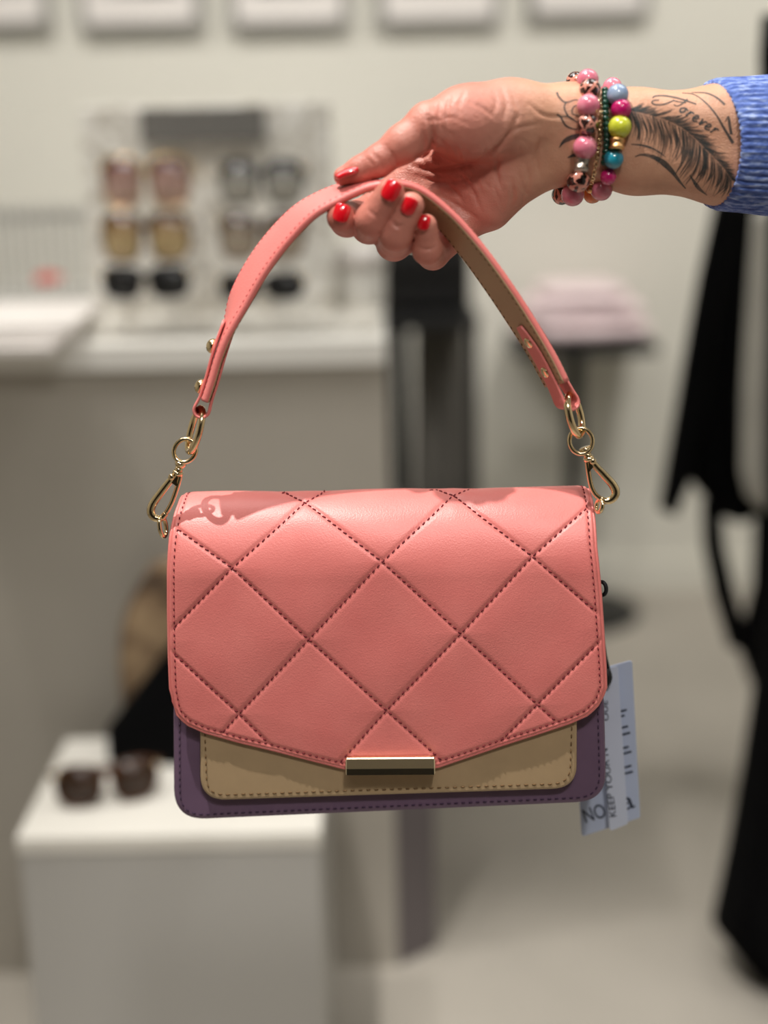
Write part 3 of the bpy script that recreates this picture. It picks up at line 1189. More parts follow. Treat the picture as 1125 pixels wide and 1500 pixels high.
def flap_disp(UA):
    dq = np.full(len(UA), 1e9)
    for q in quilt:
        q2 = q[::4] if len(q) > 12 else q
        q2 = np.vstack([q2, q[-1:]])
        dq = np.minimum(dq, segdist(UA, q2))
    db = segdist(UA, border)
    h = 0.0006 * (1 - np.exp(-(dq / 0.009) ** 1.5)) - 0.0009 * np.exp(-(dq / 0.0011) ** 2)
    h *= np.clip(db / 0.006, 0, 1) ** 0.7
    h += -0.0006 * np.exp(-((db - 0.0034) / 0.0009) ** 2)
    h += -0.0014 * np.exp(-(db / 0.0011) ** 2)
    # slack, softly rippled leather
    h += 0.0006 * np.sin(UA[:, 0] * 55 + 1.2 * np.sin(UA[:, 1] * 40)) * np.sin(UA[:, 1] * 48 + 0.6) * np.clip(db / 0.02, 0, 1)
    return h, db


def flap_pt(UA, extra=0.0):
    UA = np.asarray(UA, float)
    p = prof_at(UA[:, 1])
    p2 = prof_at(UA[:, 1] + 1e-4)
    t = p2 - p
    t /= np.linalg.norm(t, axis=1)[:, None] + 1e-12
    n2 = np.stack([t[:, 1], -t[:, 0]], 1)          # (v, w) outward
    h, _ = flap_disp(UA)
    # outward: on the front (t = -v) this must be +w
    q = p + n2 * (h + extra)[:, None] if np.ndim(h + extra) else p
    return np.stack([UA[:, 0], q[:, 0], q[:, 1]], 1), np.stack([np.zeros(len(UA)), n2[:, 0], n2[:, 1]], 1)


UA = np.stack([Ug.ravel(), Ag.ravel()], 1)
PF, NF = flap_pt(UA)
FF = []
for i in range(NTr - 1):
    for j in range(NS - 1):
        FF.append((i * NS + j, i * NS + j + 1, (i + 1) * NS + j + 1, (i + 1) * NS + j))
nV = len(PF)
inner = PF - NF * 0.0016
bidx = [i * NS for i in range(NTr)] + [(NTr - 1) * NS + j for j in range(1, NS)] + [i * NS + NS - 1 for i in range(NTr - 2, -1, -1)] + [j for j in range(NS - 2, 0, -1)]
FF2 = [tuple(k + nV for k in f[::-1]) for f in FF]
rim = [(bidx[k], bidx[(k + 1) % len(bidx)], bidx[(k + 1) % len(bidx)] + nV, bidx[k] + nV) for k in range(len(bidx))]
flap = mesh('flap', np.vstack([PF, inner]), FF + FF2 + rim, M['pink'], bag, local=True)
# folded edge bead
be = border[::2]
pe_, ne_ = flap_pt(be)
mesh('edge_binding', *tube(pe_ - ne_ * 0.0004, 0.0010, 8), M['pink'], flap, local=True)
# stitching on the flap
g = G()
for q in quilt:
    rs = resample(q, 0.0008)
    rs = rs[segdist(rs, border) > 0.0030]
    if len(rs) < 4:
        continue
    P_, N_ = flap_pt(rs)
    stitches(g, P_ + N_ * 0.00012, N_, 0.0030, 0.0011, 0.00048, 0.00028)
# border stitch line, inset
cen = border.mean(0)
Tb = np.gradient(border, axis=0)
Tb /= np.linalg.norm(Tb, axis=1)[:, None] + 1e-12
Nb = np.stack([-Tb[:, 1], Tb[:, 0]], 1)
if np.mean(np.sum(Nb * (cen - border), 1)) < 0:
    Nb = -Nb
bi = border + Nb * 0.0036
bi = bi[segdist(bi, border) > 0.0033]
rs = resample(bi, 0.0008)
P_, N_ = flap_pt(rs)
stitches(g, P_ + N_ * 0.0001, N_, 0.0022, 0.0018, 0.00042, 0.0001)
mesh('stitching', *g.out(), M['thread_pink'], flap, local=True, kind='stuff')

# --- clasp bar
c0, c1 = L(508, 1111, 0.004), L(636, 1130, 0.004)
cw, chh = c1[0] - c0[0], abs(c0[1] - L(508, 1134, 0.004)[1])
cxm, cym = (c0[0] + c1[0]) / 2, (L(572, 1108, 0.004)[1] + L(572, 1133, 0.004)[1]) / 2
sec = [(-0.5, 0.0), (-0.5, 0.0062), (-0.45, 0.0074), (-0.08, 0.0068), (0.42, 0.0040), (0.5, 0.0034), (0.5, 0.0)]
V, F = [], []
for s, ins in ((-1, 0.0), (-1, 1), (1, 1), (1, 0.0)):
    for (y, w) in sec:
        uu = cxm + s * (cw / 2 - (0.0 if ins else -0.0))
        sc_ = 0.9 if ins == 0.0 else 1.0
        V.append((cxm + s * (cw / 2 + (0.0006 if ins == 0.0 else 0)), cym + y * chh * sc_, 0.0012 + w * sc_))
n = len(sec)
for i in range(3):
    for j in range(n):
        F.append((i * n + j, i * n + (j + 1) % n, (i + 1) * n + (j + 1) % n, (i + 1) * n + j))
F += [tuple(range(n))[::-1], tuple(3 * n + j for j in range(n))]
mesh('clasp', V, F, M['goldb'], bag, local=True, smooth=False)

# --- handle strap
HW = -0.009
ctrl = [(303, 584, 4, 0), (312, 556, 5, 0), (322, 520, 7, 0), (334, 484, 14, 0), (352, 437, 34, 0), (378, 390, 38, -4), (412, 345, 38, -6), (452, 307, 34, -9), (505, 281, 26, -11),
        (556, 271, 10, -2), (606, 284, 10, 18), (652, 321, 20, 16), (693, 369, 30, 8), (731, 421, 34, 2), (766, 474, 34, 0), (794, 520, 32, 0), (816, 562, 30, 0)]
cp = np.array([L(c[0], c[1], HW) for c in ctrl])
al = np.radians([c[2] for c in ctrl])
be_ = np.radians([c[3] for c in ctrl])
path = catmull(cp, 8)
alp = catmull(np.c_[al, be_, al], 8)[:, :2]


def frames(path, alp):
    T = np.gradient(path, axis=0)
    T /= np.linalg.norm(T, axis=1)[:, None]
    n = np.stack([np.sin(alp[:, 0]), np.sin(alp[:, 1]), np.cos(alp[:, 0])], 1)
    n -= T * np.sum(n * T, 1)[:, None]
    n /= np.linalg.norm(n, axis=1)[:, None]
    o = np.cross(n, T)
    return T, n, o


def ribbon(path, alp, section, cap=True, ws=None):
    """section: closed list of (along width n, along outward o)"""
    T, n, o = frames(path, alp)
    V, F = [], []
    k = len(section)
    for i in range(len(path)):
        for (a, b) in section:
            V.append(path[i] + n[i] * a * (1.0 if ws is None else ws[i]) + o[i] * b)
    for i in range(len(path) - 1):
        for j in range(k):
            F.append((i * k + j, i * k + (j + 1) % k, (i + 1) * k + (j + 1) % k, (i + 1) * k + j))
    if cap:
        F += [tuple(range(k))[::-1], tuple((len(path) - 1) * k + j for j in range(k))]
    return V, F


SW, ST = 0.0125, 0.0019


def flat_section(hw, lo, hi, puff=0.0, n=10):
    r = min((hi - lo) / 2, 0.0016)
    s = []
    for q in range(n + 1):
        x = -hw + r + (2 * hw - 2 * r) * q / n
        s.append((x, hi + puff * (1 - (x / hw) ** 2)))
    s += [(hw - 0.3 * r, hi - 0.3 * r), (hw, (hi + lo) / 2), (hw - 0.3 * r, lo + 0.3 * r)]
    for q in range(n + 1):
        x = hw - r - (2 * hw - 2 * r) * q / n
        s.append((x, lo))
    s += [(-hw + 0.3 * r, lo + 0.3 * r), (-hw, (hi + lo) / 2), (-hw + 0.3 * r, hi - 0.3 * r)]
    return s


handle = mesh('handle', *ribbon(path, alp, flat_section(SW, -ST, ST, 0.0012)), M['pink'], bag, local=True)
mesh('lining', *ribbon(path, alp, flat_section(SW - 0.0011, -ST - 0.0004, -ST + 0.0006)), M['tan'], handle, local=True)
T_, n_, o_ = frames(path, alp)
g = G()
for sgn in (-1, 1):
    pp = path + n_ * sgn * (SW - 0.0024) + o_ * (ST + 0.0003)
    stitches(g, pp, o_, 0.0022, 0.0014, 0.00028)
mesh('stitching', *g.out(), mat('coral_thread', (214, 96, 96), 0.6), handle, local=True, kind='stuff')
g = G()
for sgn in (-1, 1):
    pp = path + n_ * sgn * (SW - 0.0028) - o_ * (ST + 0.0004)
    stitches(g, pp, -o_, 0.0020, 0.0018, 0.00025)
mesh('lining_stitching', *g.out(), M['thread_tan'], handle, local=True, kind='stuff')


def tab(idx, end_dir, loop_px, alpha, hw, k_in, k_out):
    """leather tab riveted on both faces of a strap end and looped through its ring"""
    inn = [path[q] - o_[q] * (ST + 0.0012) for q in idx[:k_in]]
    out = [path[q] + o_[q] * (ST + 0.0022) for q in idx[:k_out]]
    e0 = path[idx[0]]
    lp = L(*loop_px, HW)
    dd = nrm(lp - e0)
    oo = o_[idx[0]]
    ln = np.linalg.norm(lp - e0)
    loop = [e0 + dd * ln * 0.45 - oo * 0.0036, e0 + dd * (ln - 0.001) - oo * 0.0042, e0 + dd * (ln + 0.0022) - oo * 0.0018,
            e0 + dd * (ln + 0.0022) + oo * 0.0022, e0 + dd * (ln - 0.001) + oo * 0.0046, e0 + dd * ln * 0.45 + oo * 0.0044]
    p = np.array(inn[::-1] + loop + out)
    p = resample(catmull(p, 5), 0.0012)
    m_ = len(p)
    ap = np.tile([math.radians(alpha), 0.0], (m_, 1))
    edge = np.minimum(np.arange(m_), np.arange(m_)[::-1]) * 0.0012
    ws = np.clip(0.42 + 0.58 * (edge / 0.016) ** 0.6, 0.42, 1.0)
    return mesh('end_tab', *ribbon(p, ap, flat_section(hw, -0.0008, 0.0008), ws=ws), M['pink'], bag, local=True)


NPp = len(path)
tl_ = tab(list(range(0, 40, 2)), None, (295, 603), 6, 0.0080, 13, 14)
tr_ = tab(list(range(NPp - 1, NPp - 41, -2)), None, (832, 592), 30, 0.0058, 9, 9)


def disc(c, axis, r, h, n=20, dome=True):
    axis = nrm(axis)
    ref = np.array([0, 0, 1.0]) if abs(axis[2]) < 0.9 else np.array([1.0, 0, 0])
    a = nrm(np.cross(axis, ref))
    b = np.cross(axis, a)
    V, F = [], []
    pr_ = [(r, 0), (r, h * 0.35), (r * 0.8, h * 0.75), (r * 0.4, h), (r * 0.05, h * 1.05)] if dome else [(r, 0), (r, h), (r * 0.05, h)]
    for rr_, hh in pr_:
        for j in range(n):
            t = 2 * math.pi * j / n
            V.append(np.asarray(c) + axis * hh + rr_ * (math.cos(t) * a + math.sin(t) * b))
    for i in range(len(pr_) - 1):
        for j in range(n):
            F.append((i * n + j, i * n + (j + 1) % n, (i + 1) * n + (j + 1) % n, (i + 1) * n + j))
    F += [tuple(range(n))[::-1], tuple((len(pr_) - 1) * n + j for j in range(n))]
    return V, F


for q in (4, 18):
    mesh('rivet', *disc(path[q] + o_[q] * (ST + 0.0028), o_[q], 0.0044, 0.0042), M['gold'], tl_, local=True)
for q in (NPp - 5, NPp - 13):
    mesh('rivet', *disc(path[q] - o_[q] * (ST + 0.0018), -o_[q], 0.0034, 0.0012), M['gold'], tr_, local=True)


# --- rings and clips
def ring3(c, ax1, ax2, r, name, m, parent, n=44):
    P = [c + ax1 * math.cos(2 * math.pi * q / n) + ax2 * math.sin(2 * math.pi * q / n) for q in range(n)]
    return mesh(name, *tube(P, r, 12, closed=True), m, parent, local=True)


def Lv(x0, y0, x1, y1, w=HW):
    return L(x1, y1, w) - L(x0, y0, w)


Wv = np.array([0, 0, 1.0])
ring3(L(286, 630, HW), Lv(286, 630, 277, 661), Wv * 0.0085 + Lv(0, 0, 9, 3), 0.0021, 'ring', M['gold'], bag)
ring3(L(271, 660, HW), Lv(271, 660, 255, 658), Lv(271, 660, 268, 676) + Wv * 0.002, 0.0013, 'ring', M['gold'], bag)
ring3(L(842, 608, HW), Lv(842, 608, 850, 637), Wv * 0.0085 + Lv(0, 0, -9, 3), 0.0022, 'ring', M['gold'], bag)
ring3(L(851, 646, HW), Lv(851, 646, 868, 646), Lv(851, 646, 851, 664) + Wv * 0.002, 0.0013, 'ring', M['gold'], bag)


def clip(sw, neck, hook, gate, pivot):
    """sw: swivel pixel, hook / gate: pixel paths"""
    p0 = L(*sw, HW)
    ax = nrm(L(*neck, HW) - p0)
    c = mesh('clip', *tube(catmull(np.array([L(x, y, HW) for x, y in hook]), 7), [0.0017 + 0.0008 * math.sin(math.pi * min(1, i / (7 * (len(hook) - 1)) * 1.0)) for i in range(7 * (len(hook) - 1) + 1)], 12), M['gold'], bag, local=True)
    g = G()
    g.add(*disc(p0 - ax * 0.002, ax, 0.0034, 0.004, 18))
    g.add(*disc(p0 + ax * 0.0015, ax, 0.0024, 0.003, 18, dome=False))
    g.add(*disc(p0 + ax * 0.004, ax, 0.0032, 0.0022, 18, dome=False))
    mesh('swivel', *g.out(), M['gold'], c, local=True)
    pv = L(*pivot, HW)
    gm = tube(catmull(np.array([L(x, y, HW) for x, y in gate]), 6), 0.0014, 10)
    mesh('gate', *gm, M['gold'], c, local=True)
    mesh('pivot', *disc(pv + Wv * 0.0015, Wv, 0.0020, 0.0016, 16), M['gold'], c, local=True)
    # solid throat plate between the two arms
    q = [L(*neck, HW), L(hook[1][0], hook[1][1], HW), L(pivot[0], pivot[1] + 9, HW), L(gate[1][0], gate[1][1], HW)]
    V = [tuple(p + Wv * 0.0015) for p in q] + [tuple(p - Wv * 0.0015) for p in q]
    F = [(0, 1, 2, 3), (7, 6, 5, 4)] + [(i, (i + 1) % 4, 4 + (i + 1) % 4, 4 + i) for i in range(4)]
    mesh('throat', V, F, M['gold'], c, local=True, smooth=False)
    return c


clip((264, 681), (260, 694), [(260, 692), (250, 703), (236, 721), (224, 738), (221, 750), (226, 758), (236, 759), (243, 752)],
     [(265, 694), (260, 712), (252, 735), (243, 752)], (252, 698))
clip((858, 660), (862, 671), [(864, 670), (872, 682), (886, 697), (898, 711), (902, 722), (897, 731), (888, 734), (880, 731)],
     [(859, 672), (862, 692), (866, 712), (872, 724), (880, 731)], (868, 675))
# side loops on the bag
for (x0, y0, x1, y1, s) in ((236, 757, 241, 786, -1), (880, 732, 876, 750, 1)):
    c = (L(x0, y0, HW) + L(x1, y1, HW)) / 2
    ring3(c, L(x1, y1, HW) - c, Wv * 0.004 + Lv(0, 0, 3 * s, 0), 0.0013, 'side_loop', M['gold'], bag)
for (x, y, s) in ((247, 784, -1), (873, 757, 1)):
    p = L(x, y, HW)
    mesh('side_tab', *box((p[0] - s * 0.007, p[1] - 0.006, HW - 0.024), (0.008, 0.024, 0.014), bev=0.002), M['purple'], bag, local=True)

# ------------------------------------------------------------------ swing tags
TW = -0.060


def card(name, quad, w, th, m, parent, rad=0.002, dw=0.0):
    P = np.array([L(x, y, w) for x, y in quad])
    pl2 = round_poly([p[:2] for p in P], [rad] * 4, 5)
    V, F = slab(pl2, w - th, w, min(th * 0.3, 0.0003))
    return mesh(name, toW(V), F, m, parent, smooth=False)


def lettering(txt, p0, p1, size, w, parent, name='lettering', width=1.0):
    """flat print: baseline from pixel p0 towards p1 on the plane w"""
    cu = bpy.data.curves.new('t', 'FONT')
    cu.body = txt
    cu.size = 1.0
    ob = bpy.data.objects.new('t', cu)
    COL.objects.link(ob)
    dg = bpy.context.evaluated_depsgraph_get()
    me = bpy.data.meshes.new_from_object(ob.evaluated_get(dg))
    V = np.array([v.co[:] for v in me.vertices])
    F = [tuple(p.vertices) for p in me.polygons]
    bpy.data.objects.remove(ob)
    bpy.data.curves.remove(cu)
    bpy.data.meshes.remove(me)
    a, b = L(*p0, w), L(*p1, w)
    ex = nrm(b - a)
    ey = np.cross(Wv, ex)
    ln = np.linalg.norm(b - a)
    V[:, 0] *= ln / (V[:, 0].max())
    hh = size / 0.72
    P = a + V[:, :1] * ex + V[:, 1:2] * hh * ey
    P[:, 2] = w
    return mesh(name, toW(P), F, M['ink'], parent, smooth=False)


def pxm(n):
    return n * mpp(toW(L(900, 1100, TW)))


ca = empty('swing_tag', toW(L(890, 985, TW)))
tag(ca, 'pale blue-grey printed price card hanging behind the bag', 'tag')
card('card', [(838, 992), (926, 967), (938, 1198), (852, 1226)], TW, 0.0012, M['tag_card'], ca)
lettering('NO', (857, 1206), (889, 1196), pxm(23), TW + 0.0004, ca)
lettering('a', (913, 1188), (931, 1182), pxm(30), TW + 0.0004, ca)
g = G()
for (x, y, l1) in [(906, 1043, 12), (907, 1050, 8), (908, 1067, 12), (909, 1077, 14), (909, 1097, 12), (910, 1105, 15), (912, 1125, 13), (913, 1134, 14)]:
    p, q_ = L(x, y, TW + 0.0005), L(x + l1, y - l1 * 0.28, TW + 0.0005)
    t = nrm(q_ - p)
    nn = np.cross(Wv, t) * pxm(1.4)
    g.add([p - nn, q_ - nn, q_ + nn, p + nn], [(0, 1, 2, 3)])
mesh('print', toW(g.V), g.F, M['ink'], ca, smooth=False)
mesh('cord', *tube(toW(catmull(np.array([L(884, 1000, TW + 0.002), L(888, 985, TW + 0.004), L(886, 955, TW + 0.02), L(876, 900, HW - 0.02), L(872, 868, HW - 0.02), L(862, 800, HW - 0.02)]), 6)), 0.0011, 8), M['cord'], ca)
cb = empty('swing_tag', toW(L(895, 985, TW + 0.008)))
tag(cb, 'narrow white paper strip tag with capital lettering hanging in front of the price card', 'tag')
W2 = TW + 0.008
card('strip', [(878, 983), (905, 975), (920, 1207), (893, 1218)], W2, 0.0005, M['tag_strip'], cb)
lettering('KEEP YOUR N', (903, 1197), (890, 1096), pxm(10), W2 + 0.0004, cb)
lettering('OUE', (891.5, 1056), (890, 1026), pxm(8), W2 + 0.0004, cb)
mesh('cord', *tube(toW(catmull(np.array([L(889, 1000, W2 + 0.002), L(892, 988, W2 + 0.003), L(889, 972, W2 + 0.004), L(884, 950, W2 + 0.01), L(876, 900, HW - 0.02), L(864, 800, HW - 0.02)]), 6)), 0.0013, 8), M['cord'], cb)
V, F = sphere((0, 0, 0), 1, 16, 10)
for (x, y, w, rx, ry_, nm) in ((889, 992, W2 + 0.004, 0.0034, 0.006, 'knot'),):
    c = L(x, y, w)
    mesh(nm, toW([c + np.array([v[0] * rx, v[1] * ry_, v[2] * rx]) for v in V]), F, M['cord'], cb)
c = L(882, 862, HW)
ringp = [c + np.array([0.0022 * math.cos(t), 0.0040 * math.sin(t), 0.002 * math.cos(t)]) for t in np.linspace(0, 2 * math.pi, 20, endpoint=False)]
mesh('cord_loop', *tube(toW(ringp), 0.0012, 8, closed=True), M['cord'], cb)

# ================================================================== HAND AND ARM
YS = float(toW(L(565, 275, HW))[1])             # depth of the strap under the thumb
PRIM = {}


def J(px, py, dmm, rpx):
    p = at(px, py, YS + dmm / 1000.0)
    return np.r_[p, rpx * mpp(p)]


def cone(p, a, b):
    ab = b[:3] - a[:3]
    t = np.clip(((p - a[:3]) @ ab) / (ab @ ab + 1e-15), 0, 1)
    return np.linalg.norm(p - (a[:3] + t[:, None] * ab), axis=1) - (a[3] + t * (b[3] - a[3]))


def smin(a, b, k):
    h = np.clip(0.5 + 0.5 * (b - a) / k, 0, 1)
    return b + (a - b) * h - k * h * (1 - h)


# forearm and palm
ARM = [(J(1500, 190, 46, 54), J(1060, 181, 32, 51)), (J(1500, 232, 46, 56), J(1060, 243, 32, 51)),
       (J(1060, 181, 32, 51), J(930, 181, 28, 44)), (J(1060, 243, 32, 51), J(930, 234, 28, 44)),
       (J(930, 181, 28, 44), J(835, 174, 26, 46)), (J(930, 234, 28, 44), J(842, 224, 26, 39))]
PALM = [(J(835, 174, 26, 46), J(748, 176, 20, 54)),            # towards the thumb base
        (J(748, 176, 20, 54), J(682, 180, 12, 54)),            # thenar
        (J(842, 224, 26, 39), J(750, 260, 27, 36)),            # heel
        (J(750, 260, 27, 36), J(715, 302, 30, 36)),            # little finger side
        (J(760, 215, 32, 46), J(690, 245, 36, 44)),            # middle of the palm
        (J(690, 240, 36, 40), J(642, 232, 34, 32)),
        (J(690, 250, 36, 40), J(655, 275, 36, 31)),
        (J(715, 280, 34, 38), J(680, 310, 36, 30))]
THUMB = [(J(690, 180, 12, 50), J(628, 182, 4, 31)), (J(628, 182, 4, 31), J(590, 211, 1, 27)), (J(590, 211, 1, 27), J(553, 237, 0, 22)),
         (J(553, 237, 0, 22), J(528, 248, 0, 18)), (J(528, 248, 0, 18), J(502, 258, 0, 13.5))]
FING = [
    [J(632, 238, 34, 30), J(545, 310, 32, 25), J(508, 322, 8, 24), J(500, 318, -6, 22)],           # index
    [J(648, 268, 36, 30), J(541, 330, 14, 26), J(546, 322, -15, 24.5), J(572, 282, -21, 21)],      # middle
    [J(666, 298, 36, 28), J(577, 356, 14, 25), J(580, 343, -14, 24), J(602, 301, -20, 19.5)],      # ring
    [J(690, 318, 34, 27), J(634, 372, 12, 22), J(626, 366, -9, 21), J(624, 330, -15, 16.5)],       # little
]


def sdf(p):
    def grp(L_, k):
        d = None
        for a, b in L_:
            x = cone(p, a, b)
            d = x if d is None else smin(d, x, k)
        return d
    body = smin(grp(ARM, 0.012), grp(PALM, 0.010), 0.010)
    th = grp(THUMB, 0.004)
    body = smin(body, th, 0.007)
    prox = [cone(p, f[0], f[1]) for f in FING]
    for x in prox:
        body = smin(body, x, 0.005)
    for f, x in zip(FING, prox):
        d = smin(x, cone(p, f[1], f[2]), 0.003)
        d = smin(d, cone(p, f[2], f[3]), 0.003)
        body = np.minimum(body, d)
    return body


allj = np.array([j for s in (ARM, PALM, THUMB) for ab in s for j in ab] + [j for f in FING for j in f])
lo = allj[:, :3].min(0) - 0.034
hi = allj[:, :3].max(0) + 0.034
h, R_ = 0.0010, 4
hc = h * R_
nc = np.ceil((hi - lo) / hc).astype(int)
ax = [lo[k] + (np.arange(nc[k]) + 0.5) * hc - 0.5 * h for k in range(3)]
gx_, gy_, gz_ = np.meshgrid(*ax, indexing='ij')
cd = sdf(np.stack([gx_.ravel(), gy_.ravel(), gz_.ravel()], 1)).reshape(nc)
Df = np.repeat(np.repeat(np.repeat(cd, R_, 0), R_, 1), R_, 2)
mi = np.argwhere(np.abs(Df) < 0.0062)
Df[mi[:, 0], mi[:, 1], mi[:, 2]] = sdf(lo + mi * h)
# surface nets
sgn = Df < 0
c8 = sum(sgn[i:sgn.shape[0] - 1 + i, j:sgn.shape[1] - 1 + j, k:sgn.shape[2] - 1 + k].astype(np.int8) for i in (0, 1) for j in (0, 1) for k in (0, 1))
act = np.argwhere((c8 > 0) & (c8 < 8))
vid = -np.ones(c8.shape, np.int32)
vid[act[:, 0], act[:, 1], act[:, 2]] = np.arange(len(act))
acc = np.zeros((len(act), 3))
cnt = np.zeros(len(act))
cor = [(i, j, k) for i in (0, 1) for j in (0, 1) for k in (0, 1)]
for i1 in range(8):
    for i2 in range(i1 + 1, 8):
        a, b = np.array(cor[i1]), np.array(cor[i2])
        if np.abs(a - b).sum() != 1:
            continue
        da = Df[tuple((act + a).T)]
        db = Df[tuple((act + b).T)]
        m_ = (da < 0) != (db < 0)
        t = np.where(m_, da / np.where(m_, da - db, 1), 0)
        acc += np.where(m_[:, None], a + (b - a) * t[:, None], 0)
        cnt += m_
HV = lo + (act + acc / cnt[:, None]) * h
HF = []
for axn in range(3):
    s1 = [slice(None)] * 3
    s2 = [slice(None)] * 3
    s1[axn], s2[axn] = slice(0, -1), slice(1, None)
    ch = np.argwhere(sgn[tuple(s1)] != sgn[tuple(s2)])
    o1, o2 = [k for k in range(3) if k != axn]
    ch = ch[(ch[:, o1] > 0) & (ch[:, o2] > 0)]
    e1, e2 = np.eye(3, dtype=int)[o1], np.eye(3, dtype=int)[o2]
    q = np.stack([vid[tuple((ch - e1 - e2).T)], vid[tuple((ch - e2).T)], vid[tuple(ch.T)], vid[tuple((ch - e1).T)]], 1)
    flip = sgn[tuple(s1)][tuple(ch.T)]
    if axn == 1:
        flip = ~flip
    q[~flip] = q[~flip][:, ::-1]
    HF.append(q)
HF = np.vstack(HF)
HF = HF[(HF >= 0).all(1)]


def grad(P, e=4e-4):
    return np.stack([(sdf(P + np.eye(3)[k] * e) - sdf(P - np.eye(3)[k] * e)) / (2 * e) for k in range(3)], 1)


Gd = grad(HV)
Gn = Gd / (np.linalg.norm(Gd, axis=1)[:, None] + 1e-9)
HV = HV - Gn * np.clip(sdf(HV), -0.0008, 0.0008)[:, None]
# creases, wrinkles and knuckle folds: pressed in where they run
vw = CAM - HV
vw /= np.linalg.norm(vw, axis=1)[:, None]
facing = np.clip(np.sum(Gn * vw, 1) * 2.0, 0, 1)
PX = topix(HV)
crease = [  # (path, depth mm, half width px)
    ([(606, 243), (626, 248), (655, 247), (690, 240), (722, 222), (745, 198), (757, 172)], 0.9, 3.2),
    ([(612, 232), (628, 224), (634, 206), (633, 186), (628, 170)], 1.0, 3.0),
    ([(618, 222), (622, 205), (620, 185)], 0.5, 2.4),
    ([(645, 192), (643, 172), (646, 150)], 0.35, 2.6), ([(656, 185), (655, 160), (660, 142)], 0.3, 2.6),
    ([(672, 170), (674, 150), (680, 136)], 0.25, 2.6), ([(735, 132), (742, 152), (738, 172)], 0.35, 2.8), ([(722, 130), (727, 150), (722, 168)], 0.25, 2.6),
    ([(612, 258), (650, 268), (690, 262)], 0.4, 2.6), ([(640, 285), (668, 300), (695, 318)], 0.4, 2.6), ([(668, 250), (690, 275), (705, 310)], 0.35, 2.6),
    ([(640, 258), (665, 278), (680, 300)], 0.3, 2.4),
    ([(742, 200), (760, 188), (790, 182)], 0.4, 2.6), ([(775, 152), (795, 168), (822, 172)], 0.35, 2.4), ([(792, 205), (786, 232), (792, 262)], 0.45, 2.8),
    ([(770, 240), (774, 262), (772, 282)], 0.4, 2.6), ([(748, 262), (752, 285), (748, 304)], 0.4, 2.6), ([(730, 228), (728, 255), (735, 280)], 0.3, 2.6),
    ([(545, 224), (556, 236), (560, 250)], 0.3, 2.2), ([(538, 232), (547, 242)], 0.25, 2.0), ([(566, 214), (578, 232), (584, 248)], 0.3, 2.4),
    ([(573, 324), (582, 331), (592, 329)], 0.4, 2.0), ([(577, 330), (585, 336)], 0.3, 1.8), ([(540, 308), (552, 318)], 0.25, 2.0), ([(612, 362), (625, 366), (637, 362)], 0.35, 2.0),
]
rw = random.Random(11)
for k in range(46):
    x0, y0 = rw.uniform(612, 770), rw.uniform(135, 300)
    an = math.atan2(y0 - 300, x0 - 600) + math.pi / 2 + rw.uniform(-0.5, 0.5)
    ln = rw.uniform(9, 22)
    dx, dy = math.cos(an) * ln, math.sin(an) * ln
    crease.append(([(x0 - dx, y0 - dy), (x0 + rw.uniform(-2, 2), y0 + rw.uniform(-2, 2)), (x0 + dx, y0 + dy)], rw.uniform(0.08, 0.2), rw.uniform(1.8, 2.6)))
for k in range(12):
    x0 = 566 + k * 4.2
    crease.append(([(x0 - 6, 212 - (x0 - 566) * 0.85), (x0, 224 - (x0 - 566) * 0.7), (x0 + 6, 238 - (x0 - 566) * 0.6)], 0.10, 1.8))
disp = np.zeros(len(HV))
for pth, dm, wd in crease:
    pth = catmull(np.array([(x, y) for x, y in pth], float), 5)
    d = np.full(len(PX), 1e9)
    tw = np.zeros(len(PX))
    for q in range(len(pth) - 1):
        ab = pth[q + 1] - pth[q]
        t = np.clip(((PX - pth[q]) @ ab) / (ab @ ab + 1e-12), 0, 1)
        dq = np.linalg.norm(PX - (pth[q] + t[:, None] * ab), axis=1)
        m_ = dq < d
        d[m_] = dq[m_]
        tw[m_] = (q + t[m_]) / (len(pth) - 1)
    dm *= 2.0e-3 * np.sin(np.pi * np.clip(tw, 0.04, 0.96)) ** 0.5
    disp -= dm * np.exp(-(d / wd) ** 2)
    disp += 0.25 * dm * np.exp(-((d - 2.6 * wd) / (1.6 * wd)) ** 2)
HV = HV + Gn * (disp * facing)[:, None]

person = empty('person', at(1125, 215, YS + 0.03))
tag(person, 'outstretched hand with red nails and a tattooed forearm in a blue knit sleeve', 'person')
arm = mesh('arm', HV, HF, M['skin'], person)
# skin tone: palm and fingers are ruddier than the forearm
tone = np.clip((805 - PX[:, 0]) / 110, 0, 1) * 0.75 + np.clip((600 - PX[:, 0]) / 100, 0, 1) * 0.25
la = arm.data.attributes.new('tone', 'FLOAT', 'POINT')
la.data.foreach_set('value', tone.astype(np.float32))
bvh = BVHTree.FromPolygons([tuple(v) for v in HV], [tuple(int(i) for i in f) for f in HF])


def hit(px, py):
    d = ray(px, py)
    loc, nn, idx, dist = bvh.ray_cast(Vector(CAM), Vector(nrm(d)))
    if loc is None:
        return None
    nn = np.array(nn)
    if nn @ d > 0:
        nn = -nn
    return np.array(loc), nn


